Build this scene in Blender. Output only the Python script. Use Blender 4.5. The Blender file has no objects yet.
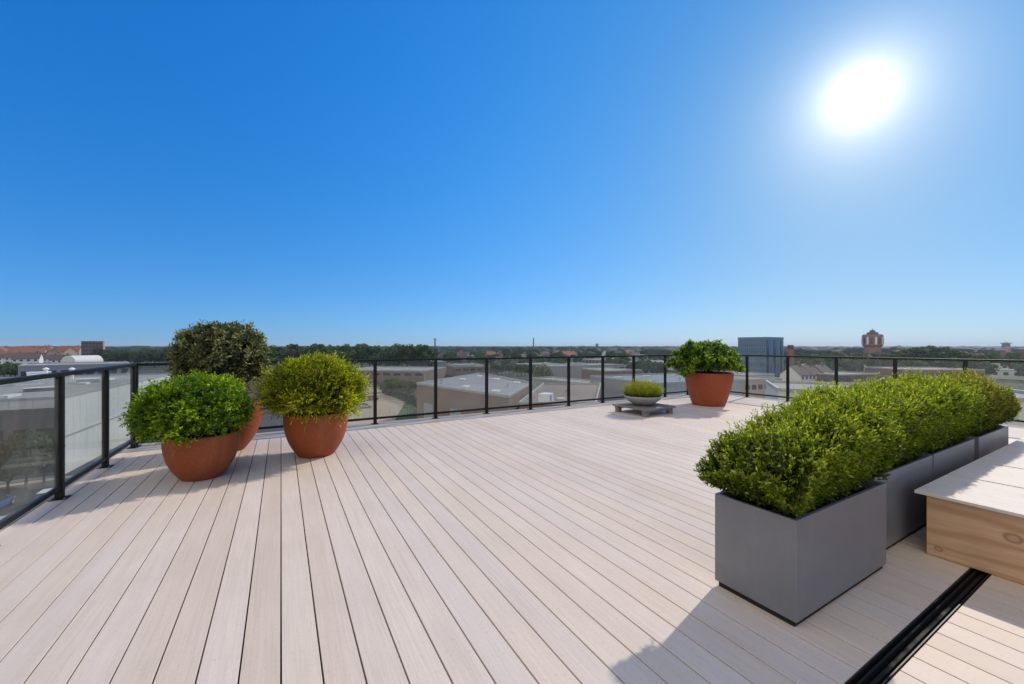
import bpy, bmesh, math, random
import numpy as np
from mathutils import Vector, Matrix

R = math.radians
rng = np.random.default_rng(7)
random.seed(7)
S = bpy.context.scene
COL = S.collection

# ------------------------------------------------------------------ camera
EYE = 1.3
F_PX = 402.0
YAW = R(29.88)                       # camera looks this far to the right of +Y (the board direction)
FX, FY = math.sin(YAW), math.cos(YAW)
RX, RY = math.cos(YAW), -math.sin(YAW)
GROUND = -16.0
CITY = EYE - GROUND                  # eye height above the street

def cw(cx, cy):                      # metres right of / ahead of the viewpoint -> plan position
    return (cx*RX + cy*FX, cx*RY + cy*FY)
def at(px, d):                       # bearing of a photo column + surveyed distance -> plan position
    return cw((px-512.0)/F_PX*d, d)
def zat(y, d):
    return EYE - (y-346.0)*d/F_PX

cam = bpy.data.cameras.new("camera")
cam.sensor_fit = 'HORIZONTAL'; cam.sensor_width = 36.0
cam.lens = F_PX/1024*36.0
cam.shift_y = 4.0/1024
cam.clip_start = 0.05; cam.clip_end = 30000
co = bpy.data.objects.new("camera", cam); COL.objects.link(co)
co.location = (0, 0, EYE); co.rotation_euler = (R(90), 0, -YAW)
S.camera = co

# ------------------------------------------------------------------ helpers
def link(o, parent=None):
    COL.objects.link(o)
    if parent is not None: o.parent = parent
    return o
def tag(o, label=None, cat=None, group=None, kind=None):
    if label: o["label"] = label
    if cat: o["category"] = cat
    if group: o["group"] = group
    if kind: o["kind"] = kind
    return o
def thing(name, label, cat, loc=(0, 0, 0), rz=0.0, group=None):
    o = bpy.data.objects.new(name, None)
    o.empty_display_size = 0.2
    o.location = loc; o.rotation_euler = (0, 0, rz)
    return tag(link(o), label, cat, group)
def copy_tree(o, parent=None):
    c = o.copy(); link(c)
    if parent is not None: c.parent = parent
    for ch in list(o.children): copy_tree(ch, c)
    return c

class MB:
    def __init__(self): self.v = []; self.f = []; self.m = []
    def add(self, vs, fs, mi=0):
        b = len(self.v); self.v += [tuple(p) for p in vs]
        self.f += [tuple(b+i for i in f) for f in fs]; self.m += [mi]*len(fs); return self
    def box(self, x0, x1, y0, y1, z0, z1, mi=0):
        vs = [(x0,y0,z0),(x1,y0,z0),(x1,y1,z0),(x0,y1,z0),(x0,y0,z1),(x1,y0,z1),(x1,y1,z1),(x0,y1,z1)]
        return self.add(vs, [(3,2,1,0),(4,5,6,7),(0,1,5,4),(1,2,6,5),(2,3,7,6),(3,0,4,7)], mi)
    def obox(self, c, ax, hx, hy, z0, z1, mi=0):       # box turned in plan by ax
        ca, sa = math.cos(ax), math.sin(ax)
        q = [(c[0]+ca*a-sa*b, c[1]+sa*a+ca*b) for a, b in ((-hx,-hy),(hx,-hy),(hx,hy),(-hx,hy))]
        return self.prism(q, z0, z1, mi)
    def prism(self, poly, z0, z1, mi=0):
        n = len(poly)
        a = sum(poly[i][0]*poly[(i+1)%n][1]-poly[(i+1)%n][0]*poly[i][1] for i in range(n))
        if a < 0: poly = poly[::-1]
        vs = [(p[0],p[1],z0) for p in poly]+[(p[0],p[1],z1) for p in poly]
        fs = [tuple(range(n-1,-1,-1)), tuple(range(n,2*n))]+[(i,(i+1)%n,n+(i+1)%n,n+i) for i in range(n)]
        return self.add(vs, fs, mi)
    def lathe(self, prof, n=48, c=(0,0), mi=0):
        vs = []; fs = []
        for r, z in prof:
            for k in range(n):
                a = 2*math.pi*k/n; vs.append((c[0]+r*math.cos(a), c[1]+r*math.sin(a), z))
        for i in range(len(prof)-1):
            for k in range(n):
                fs.append((i*n+k, i*n+(k+1)%n, (i+1)*n+(k+1)%n, (i+1)*n+k))
        return self.add(vs, fs, mi)
    def tube(self, pts, rad, n=6, mi=0):
        pts = [Vector(p) for p in pts]
        if not hasattr(rad, '__len__'): rad = [rad]*len(pts)
        vs = []; fs = []
        for i, p in enumerate(pts):
            d = (pts[min(i+1,len(pts)-1)]-pts[max(i-1,0)]).normalized()
            u = d.orthogonal().normalized() if abs(d.z) < .99 else Vector((1,0,0))
            w = d.cross(u)
            for k in range(n):
                a = 2*math.pi*k/n; vs.append(tuple(p+(u*math.cos(a)+w*math.sin(a))*rad[i]))
        for i in range(len(pts)-1):
            for k in range(n):
                fs.append((i*n+k, i*n+(k+1)%n, (i+1)*n+(k+1)%n, (i+1)*n+k))
        fs.append(tuple(range(n-1,-1,-1))); b=(len(pts)-1)*n; fs.append(tuple(range(b,b+n)))
        return self.add(vs, fs, mi)
    def build(self, name, mats, parent=None, smooth=False, bevel=0.0, segs=2, loc=None):
        me = bpy.data.meshes.new(name); me.from_pydata(self.v, [], self.f)
        if not isinstance(mats, (list, tuple)): mats = [mats]
        for m in mats: me.materials.append(m)
        if len(mats) > 1: me.polygons.foreach_set("material_index", self.m)
        if bevel > 0:
            bm = bmesh.new(); bm.from_mesh(me)
            es = [e for e in bm.edges if len(e.link_faces)==2 and e.calc_face_angle(0) > 0.6]
            bmesh.ops.bevel(bm, geom=es, offset=bevel, segments=segs, affect='EDGES', profile=.6)
            bm.to_mesh(me); bm.free()
        if smooth: me.polygons.foreach_set("use_smooth", [True]*len(me.polygons))
        me.update()
        o = bpy.data.objects.new(name, me); link(o, parent)
        if loc is not None: o.location = loc
        return o

def np_mesh(name, V, Fc, mat, parent=None, attr=None, smooth=False):
    V = np.asarray(V, np.float32); Fc = np.asarray(Fc, np.int32); k = Fc.shape[1]
    me = bpy.data.meshes.new(name)
    me.vertices.add(len(V)); me.vertices.foreach_set("co", V.ravel())
    me.loops.add(Fc.size); me.loops.foreach_set("vertex_index", Fc.ravel())
    me.polygons.add(len(Fc)); me.polygons.foreach_set("loop_start", np.arange(len(Fc), dtype=np.int32)*k)
    me.polygons.foreach_set("loop_total", np.full(len(Fc), k, np.int32))
    if smooth: me.polygons.foreach_set("use_smooth", np.ones(len(Fc), bool))
    me.update(calc_edges=True); me.validate()
    if attr is not None:
        a = me.attributes.new("tip", 'FLOAT', 'POINT'); a.data.foreach_set("value", np.asarray(attr, np.float32))
    me.materials.append(mat)
    o = bpy.data.objects.new(name, me); link(o, parent); return o

# ------------------------------------------------------------------ materials
class NT:
    def __init__(self, name):
        self.mat = bpy.data.materials.new(name); self.mat.use_nodes = True
        self.t = self.mat.node_tree; self.t.nodes.clear()
        self.out = self.n('ShaderNodeOutputMaterial')
    def n(self, t, **kw):
        x = self.t.nodes.new(t)
        for k, v in kw.items(): setattr(x, k, v)
        return x
    def l(self, a, b): self.t.links.new(a, b)
    def mix(self, fac, a, b, mode='MIX'):
        x = self.n('ShaderNodeMix', data_type='RGBA', blend_type=mode)
        for s, v in ((0, fac), (6, a), (7, b)):
            if hasattr(v, 'links') or hasattr(v, 'is_linked'): self.l(v, x.inputs[s])
            elif s == 0: x.inputs[0].default_value = v
            else: x.inputs[s].default_value = (*v, 1) if len(v) == 3 else v
        return x.outputs[2]
    def math(self, op, a, b=None, c=None):
        x = self.n('ShaderNodeMath', operation=op)
        for i, v in enumerate((a, b, c)):
            if v is None: continue
            if hasattr(v, 'is_linked'): self.l(v, x.inputs[i])
            else: x.inputs[i].default_value = v
        return x.outputs[0]
    def ramp(self, fac, stops):
        x = self.n('ShaderNodeValToRGB'); e = x.color_ramp.elements
        while len(e) < len(stops): e.new(.5)
        for i, (p, c) in enumerate(stops):
            e[i].position = p; e[i].color = (*c, 1) if hasattr(c, '__len__') else (c, c, c, 1)
        self.l(fac, x.inputs[0]); return x.outputs[0]
    def coords(self, kind='Object', scale=(1,1,1), loc=(0,0,0)):
        tc = self.n('ShaderNodeTexCoord'); mp = self.n('ShaderNodeMapping')
        mp.inputs['Scale'].default_value = scale; mp.inputs['Location'].default_value = loc
        self.l(tc.outputs[kind], mp.inputs[0]); return mp.outputs[0]
    def pos(self, scale=(1,1,1)):
        g = self.n('ShaderNodeNewGeometry'); mp = self.n('ShaderNodeMapping')
        mp.inputs['Scale'].default_value = scale
        self.l(g.outputs['Position'], mp.inputs[0]); return mp.outputs[0]
    def noise(self, vec, scale=5, detail=4, rough=.55, dist=0.0):
        x = self.n('ShaderNodeTexNoise'); x.inputs['Scale'].default_value = scale
        x.inputs['Detail'].default_value = detail; x.inputs['Roughness'].default_value = rough
        x.inputs['Distortion'].default_value = dist
        if vec is not None: self.l(vec, x.inputs['Vector'])
        return x.outputs['Fac']
    def bsdf(self, color, rough=.6, spec=.4, metal=0.0, bump=None, bstr=.2, bdist=.01):
        p = self.n('ShaderNodeBsdfPrincipled')
        for key, v in (('Base Color', color), ('Roughness', rough)):
            if hasattr(v, 'is_linked'): self.l(v, p.inputs[key])
            elif key == 'Base Color': p.inputs[key].default_value = (*v, 1)
            else: p.inputs[key].default_value = v
        p.inputs['Specular IOR Level'].default_value = spec; p.inputs['Metallic'].default_value = metal
        if bump is not None:
            b = self.n('ShaderNodeBump'); b.inputs['Strength'].default_value = bstr; b.inputs['Distance'].default_value = bdist
            self.l(bump, b.inputs['Height']); self.l(b.outputs[0], p.inputs['Normal'])
        return p
    def done(self, shader): self.l(shader.outputs[0] if hasattr(shader, 'outputs') else shader, self.out.inputs[0]); return self.mat

def plain(name, col, rough=.7, var=.12, scale=3.0, spec=.3, metal=0.0, bump=.0):
    t = NT(name); v = t.pos(); nz = t.noise(v, scale, 5, .6)
    c = t.mix(nz, tuple(x*(1-var) for x in col), tuple(min(1, x*(1+var)) for x in col))
    return t.done(t.bsdf(c, rough, spec, metal, nz if bump else None, bump))

def m_deck():
    t = NT('composite_decking'); g = t.n('ShaderNodeNewGeometry'); isl = g.outputs['Random Per Island']
    sx = t.n('ShaderNodeCombineXYZ'); t.l(t.math('MULTIPLY', isl, 37.0), sx.inputs[1]); t.l(t.math('MULTIPLY', isl, 11.0), sx.inputs[2])
    def shifted(scale):
        tc = t.n('ShaderNodeTexCoord'); ad = t.n('ShaderNodeVectorMath', operation='ADD')
        t.l(tc.outputs['Object'], ad.inputs[0]); t.l(sx.outputs[0], ad.inputs[1])
        mp = t.n('ShaderNodeMapping'); mp.inputs['Scale'].default_value = scale; t.l(ad.outputs[0], mp.inputs[0]); return mp.outputs[0]
    streak = t.noise(shifted((110, 2.6, 1)), 1.0, 5, .62, .3)
    broad = t.noise(shifted((9, .55, 1)), 1.0, 3, .5)
    dirt = t.noise(t.pos(), 1.3, 5, .62)
    speck = t.noise(t.pos(), 60, 2, .7)
    base = t.ramp(isl, [(0.0, (.625,.515,.42)), (.35, (.70,.59,.485)), (.65, (.66,.565,.495)), (1.0, (.74,.625,.52))])
    c = t.mix(t.ramp(streak, [(.3, 0.0), (.72, 1.0)]), t.mix(.70, (.30,.23,.19), base), base)
    c = t.mix(t.ramp(broad, [(.35, 0.0), (.7, .34)]), c, (.69,.60,.56))
    c = t.mix(t.ramp(dirt, [(.42, .0), (.72, .22)]), c, (.40,.34,.30))
    c = t.mix(t.ramp(speck, [(.56, .0), (.76, .26)]), c, (.30,.26,.23))
    rg = t.ramp(streak, [(.2, .48), (.8, .66)])
    return t.done(t.bsdf(c, rg, .25, 0, streak, .35, .0012))

def m_zinc():
    t = NT('grey_planter_coating'); v = t.coords('Object', (1,1,1)); a = t.noise(v, 2.2, 5, .6); b = t.noise(t.coords('Object', (26,26,1.2)), 1, 4, .6)
    fine = t.noise(v, 220, 2, .5)
    c = t.mix(a, (.138,.143,.164), (.196,.200,.222)); c = t.mix(t.ramp(t.noise(v, 9, 6, .7), [(.45, 0.0), (.75, .3)]), c, (.235,.235,.25)); c = t.mix(t.ramp(b, [(.5, 0.0), (.85, .12)]), c, (.23,.23,.245))
    return t.done(t.bsdf(c, t.ramp(a, [(.3, .30), (.7, .46)]), .5, .15, fine, .06, .002))

def m_terra(name, c0, c1):
    t = NT(name); v = t.coords('Object'); a = t.noise(v, 3.0, 6, .6); b = t.noise(v, 40, 3, .6)
    c = t.mix(a, c0, c1); c = t.mix(t.ramp(b, [(.5, 0.0), (.72, .30)]), c, (.36,.12,.045))
    c = t.mix(t.ramp(t.noise(t.coords('Object', (5,5,1.4)), 1.4, 5, .7), [(.5, 0.0), (.75, .38)]), c, (.36,.15,.075))
    return t.done(t.bsdf(c, .6, .35, 0, b, .12, .004))

def m_leaf(name, old, mid, tip, trans=.38, rough=.45, spec=.35):
    t = NT(name); g = t.n('ShaderNodeNewGeometry'); at_ = t.n('ShaderNodeAttribute', attribute_name='tip')
    c = t.ramp(at_.outputs['Fac'], [(0.0, old), (.5, mid), (1.0, tip)])
    hs = t.n('ShaderNodeHueSaturation'); t.l(c, hs.inputs['Color'])
    t.l(t.math('MULTIPLY_ADD', g.outputs['Random Per Island'], .05, .475), hs.inputs['Hue'])
    t.l(t.math('MULTIPLY_ADD', g.outputs['Random Per Island'], .7, .65), hs.inputs['Value'])
    p = t.bsdf(hs.outputs[0], rough, spec)
    tr = t.n('ShaderNodeBsdfTranslucent')
    br = t.mix(1.0, hs.outputs[0], (1.3, 1.45, .5), 'MULTIPLY'); t.l(br, tr.inputs[0])
    mx = t.n('ShaderNodeMixShader'); mx.inputs[0].default_value = trans
    t.l(p.outputs[0], mx.inputs[1]); t.l(tr.outputs[0], mx.inputs[2])
    return t.done(mx)

def m_tree(name, a, b):
    t = NT(name); g = t.n('ShaderNodeNewGeometry'); oi = t.n('ShaderNodeObjectInfo')
    c = t.mix(g.outputs['Random Per Island'], a, b)
    hs = t.n('ShaderNodeHueSaturation'); t.l(c, hs.inputs['Color'])
    t.l(t.math('MULTIPLY_ADD', oi.outputs['Random'], .05, .475), hs.inputs['Hue'])
    t.l(t.math('MULTIPLY_ADD', oi.outputs['Random'], .6, .7), hs.inputs['Value'])
    p = t.bsdf(hs.outputs[0], .7, .15)
    tr = t.n('ShaderNodeBsdfTranslucent'); t.l(hs.outputs[0], tr.inputs[0])
    mx = t.n('ShaderNodeMixShader'); mx.inputs[0].default_value = .3
    t.l(p.outputs[0], mx.inputs[1]); t.l(tr.outputs[0], mx.inputs[2]); return t.done(mx)

def m_glass():
    t = NT('railing_glass')
    tr = t.n('ShaderNodeBsdfTransparent'); tr.inputs[0].default_value = (.925,.945,.935,1)
    gl = t.n('ShaderNodeBsdfGlossy'); gl.inputs['Roughness'].default_value = .0; gl.inputs[0].default_value = (.9,.95,.95,1)
    g = t.n('ShaderNodeNewGeometry'); dt = t.n('ShaderNodeVectorMath', operation='DOT_PRODUCT')
    t.l(g.outputs['Normal'], dt.inputs[0]); t.l(g.outputs['Incoming'], dt.inputs[1])
    inv = t.math('SUBTRACT', 1.0, t.math('ABSOLUTE', dt.outputs['Value']))
    fr = t.math('MULTIPLY_ADD', t.math('POWER', inv, 5.0), .55, .030)        # reflectance of one clean face
    mx = t.n('ShaderNodeMixShader'); t.l(fr, mx.inputs[0]); t.l(tr.outputs[0], mx.inputs[1]); t.l(gl.outputs[0], mx.inputs[2])
    df = t.n('ShaderNodeBsdfTranslucent'); df.inputs[0].default_value = (.7,.7,.68,1)
    d2 = t.n('ShaderNodeBsdfDiffuse'); d2.inputs[0].default_value = (.7,.7,.68,1)
    dm = t.n('ShaderNodeMixShader'); dm.inputs[0].default_value = .5; t.l(df.outputs[0], dm.inputs[1]); t.l(d2.outputs[0], dm.inputs[2])
    dirt = t.ramp(t.noise(t.pos((3,3,1.2)), 1.6, 6, .7), [(.35, .022), (.75, .075)])
    m2 = t.n('ShaderNodeMixShader'); t.l(dirt, m2.inputs[0]); t.l(mx.outputs[0], m2.inputs[1]); t.l(dm.outputs[0], m2.inputs[2])
    return t.done(m2)

def m_ply():
    t = NT('plywood'); v = t.coords('Object', (1, 1, 1))
    wv = t.n('ShaderNodeTexWave', wave_type='BANDS', bands_direction='Z', wave_profile='SIN')
    mp = t.n('ShaderNodeMapping'); mp.inputs['Scale'].default_value = (1, .33, 1.25); t.l(v, mp.inputs[0]); t.l(mp.outputs[0], wv.inputs[0])
    wv.inputs['Scale'].default_value = 2.6; wv.inputs['Distortion'].default_value = 7.5; wv.inputs['Detail'].default_value = 2.5; wv.inputs['Detail Scale'].default_value = 1.1
    fine = t.noise(t.coords('Object', (60, 3, 90)), 1, 4, .6); blot = t.noise(t.coords('Object', (2, 1.6, 5)), 1.5, 4, .6)
    c = t.ramp(wv.outputs['Fac'], [(0, (.48,.28,.165)), (.28, (.59,.385,.25)), (.7, (.64,.435,.295)), (1, (.61,.40,.265))])
    c = t.mix(t.ramp(fine, [(.35, .35), (.65, 0.0)]), c, (.36,.22,.12))
    c = t.mix(t.ramp(blot, [(.45, 0.0), (.7, .3)]), c, (.42,.25,.14))
    # knots: a few dark rings
    for (y, z, s) in ((.545, .24, .85), (-1.5, .18, .8), (.835, .055, .45)):
        sb = t.n('ShaderNodeVectorMath', operation='SUBTRACT'); t.l(v, sb.inputs[0]); sb.inputs[1].default_value = (0, y, z)
        ml = t.n('ShaderNodeVectorMath', operation='MULTIPLY'); t.l(sb.outputs[0], ml.inputs[0]); ml.inputs[1].default_value = (0, .72/s, 1/s)
        ln = t.n('ShaderNodeVectorMath', operation='LENGTH'); t.l(ml.outputs[0], ln.inputs[0])
        d = t.math('ADD', ln.outputs['Value'], t.math('MULTIPLY', t.noise(v, 26, 2, .5), .008))
        k = t.ramp(t.math('MULTIPLY', d, 20.0), [(0, .35), (.40, .35), (.52, .9), (.62, .85), (.8, .15), (1.0, 0)])
        c = t.mix(t.math('MULTIPLY', k, .75), c, (.20,.095,.045))
    return t.done(t.bsdf(c, .6, .3, 0, fine, .15, .002))

def m_lid():
    t = NT('pale_lid_panel'); v = t.coords('Object', (40, 2.5, 1)); a = t.noise(v, 1, 5, .6); b = t.noise(t.pos(), 7, 5, .7)
    sp = t.noise(t.pos(), 45, 2, .7)
    c = t.mix(a, (.58,.52,.475), (.70,.64,.59)); c = t.mix(t.ramp(b, [(.52, 0.0), (.75, .45)]), c, (.42,.37,.33))
    c = t.mix(t.ramp(sp, [(.66, 0.0), (.74, .5)]), c, (.22,.17,.13))
    return t.done(t.bsdf(c, .62, .3, 0, a, .2, .002))

def m_soil():
    t = NT('potting_soil'); a = t.noise(t.pos(), 45, 6, .75)
    return t.done(t.bsdf(t.mix(a, (.02,.013,.008), (.09,.06,.04)), .95, .1, 0, a, 1.0, .02))

def m_ground():
    t = NT('city_ground'); v = t.pos((1, 1, 0))
    big = t.noise(v, .006, 5, .6, .4); mid = t.noise(v, .035, 5, .6, .6); fn = t.noise(v, .6, 5, .65)
    c = t.mix(t.ramp(mid, [(.42, 0.0), (.5, 1.0)]), (.09,.088,.08), (.04,.055,.022))
    c = t.mix(t.ramp(big, [(.52, 0.0), (.6, 1.0)]), c, (.075,.075,.07))
    c = t.mix(t.ramp(big, [(.36, 1.0), (.44, 0.0)]), c, (.06,.085,.03))
    c = t.mix(t.ramp(fn, [(.4, .3), (.65, 0.0)]), c, (.05,.055,.04))
    return t.done(t.bsdf(c, .9, .1))

def m_roofing(name, a, b, sc=.5):
    t = NT(name); v = t.pos(); n1 = t.noise(v, .18, 5, .65); n2 = t.noise(v, 2.0, 4, .6)
    br = t.n('ShaderNodeTexBrick'); br.inputs['Scale'].default_value = .12; br.inputs['Mortar Size'].default_value = .01
    br.inputs[1].default_value = (1,1,1,1); br.inputs[2].default_value = (.93,.93,.93,1); br.inputs[3].default_value = (.72,.72,.72,1)
    t.l(v, br.inputs[0])
    c = t.mix(n1, a, b); c = t.mix(1.0, c, br.outputs[0], 'MULTIPLY'); c = t.mix(t.ramp(n2, [(.45, 0.0), (.8, .25)]), c, tuple(x*.6 for x in a))
    return t.done(t.bsdf(c, .8, .2))

def m_brick(name, a, b, mortar=(.30,.28,.25), sc=5.0):
    t = NT(name); tc = t.n('ShaderNodeTexCoord')
    g = t.n('ShaderNodeNewGeometry'); sep = t.n('ShaderNodeSeparateXYZ'); t.l(g.outputs['Position'], sep.inputs[0])
    cb = t.n('ShaderNodeCombineXYZ'); t.l(t.math('ADD', sep.outputs[0], sep.outputs[1]), cb.inputs[0]); t.l(sep.outputs[2], cb.inputs[1])
    br = t.n('ShaderNodeTexBrick'); br.inputs['Scale'].default_value = sc; br.inputs['Mortar Size'].default_value = .015
    br.inputs[1].default_value = (*a,1); br.inputs[2].default_value = (*b,1); br.inputs[3].default_value = (*mortar,1); t.l(cb.outputs[0], br.inputs[0])
    n1 = t.noise(t.pos(), .25, 5, .6)
    c = t.mix(t.ramp(n1, [(.35, .35), (.7, 0.0)]), br.outputs[0], tuple(x*.6 for x in a))
    return t.done(t.bsdf(c, .85, .15))

def m_clad(name, a, pitch=1.0):
    t = NT(name); g = t.n('ShaderNodeNewGeometry'); sep = t.n('ShaderNodeSeparateXYZ'); t.l(g.outputs['Position'], sep.inputs[0])
    s = t.math('FRACT', t.math('MULTIPLY', t.math('ADD', sep.outputs[0], sep.outputs[1]), pitch))
    st = t.ramp(s, [(0, .78), (.06, 1.0), (.94, 1.0), (1, .78)])
    n1 = t.noise(t.pos((.3,.3,.08)), 1, 5, .6)
    c = t.mix(n1, tuple(x*.84 for x in a), a); c = t.mix(1.0, c, st, 'MULTIPLY')
    return t.done(t.bsdf(c, .6, .3))

M = {}
M['deck'] = m_deck(); M['zinc'] = m_zinc(); M['glass'] = m_glass(); M['ply'] = m_ply(); M['lid'] = m_lid(); M['soil'] = m_soil()
M['terra'] = m_terra('terracotta', (.22,.047,.012), (.31,.070,.019))
M['terra2'] = m_terra('red_terracotta', (.24,.047,.016), (.32,.066,.022))
M['black'] = plain('black_powder_coat', (.007,.0065,.0065), .5, .2, 30, .3)
M['rubber'] = plain('black_rubber', (.012,.012,.012), .7, .3, 40, .3)
M['slab'] = plain('roof_bitumen', (.035,.033,.032), .9, .3, 8)
M['concrete'] = plain('grey_concrete', (.30,.30,.295), .8, .16, 9, .25, 0, .15)
M['oldwood'] = plain('weathered_grey_wood', (.20,.185,.17), .8, .25, 14, .2, 0, .2)
M['twig'] = plain('twig_bark', (.075,.05,.032), .85, .3, 30, .2)
M['greytwig'] = plain('grey_bark', (.20,.17,.14), .85, .3, 30, .2)
M['bark'] = plain('tree_bark', (.07,.055,.04), .9, .3, 3, .1)
M['ground'] = m_ground()
M['asphalt'] = plain('asphalt', (.062,.062,.064), .9, .2, .6, .2)
M['sand'] = plain('sandy_lot', (.36,.29,.21), .95, .22, .12, .1)
M['paving'] = plain('pale_paving', (.34,.32,.29), .9, .15, .4, .15)
M['grass'] = plain('lawn', (.075,.11,.03), .9, .35, .35, .1)
M['paint'] = plain('white_road_paint', (.7,.7,.68), .7, .1, 4)
M['roof_grey'] = m_roofing('grey_bitumen_roof', (.24,.24,.25), (.33,.33,.34))
M['roof_light'] = m_roofing('pale_roof_membrane', (.27,.27,.27), (.36,.36,.355))
M['roof_brown'] = m_roofing('brownish_gravel_roof', (.22,.17,.14), (.29,.23,.19))
M['roof_blue'] = m_roofing('blue_grey_metal_roof', (.20,.24,.30), (.27,.31,.37))
M['brick_brown'] = m_brick('brown_brick', (.23,.15,.115), (.28,.19,.15))
M['brick_red'] = m_brick('red_brick', (.25,.10,.07), (.30,.135,.10))
M['brick_dark'] = m_brick('dark_brick', (.11,.07,.06), (.15,.09,.075))
M['brick_pale'] = m_brick('pale_brick', (.48,.33,.24), (.54,.38,.28))
M['clad_white'] = m_clad('white_cladding', (.66,.66,.63), .5)
M['clad_grey'] = m_clad('grey_cladding', (.34,.36,.37), .8)
M['clad_dark'] = m_clad('dark_cladding', (.12,.12,.13), .8)
M['render_white'] = plain('white_render', (.74,.73,.70), .8, .08, .5)
M['tile_red'] = plain('red_roof_tiles', (.25,.095,.055), .8, .3, 1.2)
M['tile_dark'] = plain('dark_roof_tiles', (.10,.075,.07), .8, .25, 1.2)
M['cap'] = plain('pale_coping', (.36,.36,.35), .6, .1, 1)
M['pane'] = plain('dark_window_glass', (.03,.04,.05), .12, .2, .3, .6)
M['office_glass'] = plain('blue_curtain_glass', (.07,.15,.27), .18, .25, .25, .7)
M['office_blue'] = plain('blue_grey_panel', (.12,.20,.31), .35, .12, .3, .5)
M['steel'] = plain('galvanised_steel', (.42,.43,.44), .45, .12, 3, .5, .6)
M['white_metal'] = plain('white_painted_metal', (.75,.75,.74), .5, .08, 2, .4)
M['band_white'] = plain('white_band', (.7,.68,.65), .8, .1, 1)
M['tree_a'] = m_tree('broadleaf_green', (.045,.085,.018), (.09,.14,.03))
M['tree_b'] = m_tree('deep_green', (.042,.074,.022), (.08,.115,.034))
M['tree_y'] = m_tree('yellow_green', (.12,.15,.02), (.19,.21,.035))
M['wood'] = m_tree('woodland_green', (.018,.034,.018), (.034,.052,.024))
M['leafA'] = m_leaf('bright_shrub_leaf', (.05,.115,.008), (.24,.35,.012), (.56,.62,.03), .58)
M['leafB'] = m_leaf('lime_shrub_leaf', (.09,.12,.010), (.42,.40,.012), (.72,.66,.03), .58)
M['leafC'] = m_leaf('olive_evergreen_leaf', (.03,.045,.014), (.18,.175,.065), (.48,.42,.20), .36, .4, .45)
M['leafD'] = m_leaf('glossy_round_leaf', (.03,.08,.008), (.16,.26,.012), (.48,.54,.03), .48)
M['leafE'] = m_leaf('heather_needle', (.08,.095,.015), (.26,.26,.025), (.50,.44,.06), .48)
M['leafF'] = m_leaf('hedge_leaf', (.042,.070,.010), (.20,.245,.016), (.54,.53,.06), .47, .42, .4)
M['leafF2'] = m_leaf('hedge_leaf_reddish', (.042,.065,.012), (.20,.20,.02), (.52,.40,.09), .47, .42, .4)

# ------------------------------------------------------------------ roof terrace
DX0, DX1, DY1 = -1.705, 10.24, 6.60
RAILX0, RAILX1, RAILY = -1.635, 10.30, 6.95
PITCH, GAP = .1435, .0066
def board(mb, x0, x1, y0, y1):
    h = .0010; z1 = 0.0; z0 = -.023
    vs = [(x0,y0,z0),(x1,y0,z0),(x1,y1,z0),(x0,y1,z0),
          (x0,y0,z1-h),(x1,y0,z1-h),(x1,y1,z1-h),(x0,y1,z1-h),
          (x0+h,y0+h,z1),(x1-h,y0+h,z1),(x1-h,y1-h,z1),(x0+h,y1-h,z1)]
    mb.add(vs, [(3,2,1,0),(0,1,5,4),(1,2,6,5),(2,3,7,6),(3,0,4,7),(4,5,9,8),(5,6,10,9),(6,7,11,10),(7,4,8,11),(8,9,10,11)])
CH0, CH1 = .627, .703      # the black channel in the deck
mb = MB()
k0 = math.ceil(DX0/PITCH); k1 = math.floor(DX1/PITCH)
edges = [DX0]+[k*PITCH for k in range(k0, k1+1)]+[DX1]
for a, b in zip(edges[:-1], edges[1:]):
    if b-a < .03: continue
    x0, x1 = a+GAP/2, b-GAP/2
    board(mb, x0, x1, CH1+.004, DY1)
    j = -3.2+random.random()*2
    board(mb, x0, x1, j+.002, CH0-.004); board(mb, x0, x1, -6.5, j-.002)
x = RAILX0+.06
for y0 in (DY1+.008, DY1+.155):                   # border boards across the end, along the back rail
    for xx in np.arange(DX0, DX1-.1, 3.6):
        board(mb, xx+.002, min(xx+3.6, DX1)-.002, y0, y0+.139)
deck = mb.build('roof_deck', M['deck']); tag(deck, kind='structure')
mb = MB(); mb.box(-1.80, 10.46, -7, 7.10, -.5, -.060)
slab = mb.build('roof_slab', M['slab']); tag(slab, kind='structure')
mb = MB()
for x0, x1, y0, y1 in ((-1.80, 10.46, 6.905, 7.10), (-1.80, -1.710, -7, 6.903), (10.245, 10.46, -7, 6.903)):
    mb.box(x0, x1, y0, y1, -.056, -.0005)
kerb = mb.build('roof_edge', M['concrete'], bevel=.006); tag(kerb, kind='structure')

t = thing('apartment_building', 'brick apartment building carrying the roof terrace on its flat top', 'building', (4.33, .05, GROUND))
mb = MB(); mb.box(-6.10, 6.10, -7.0, 7.0, 0, 15.498); mb.build('wall', M['brick_dark'], t)
for side, yy in ((1, 7.0),):
    for i in range(5):
        for j in range(4):
            mb = MB(); xx = -5.0+i*2.3; zz = 1.2+j*3.3
            mb.box(xx, xx+1.2, yy-.02, yy+.03, zz, zz+1.5); mb.build('window', M['pane'], t)

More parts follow.
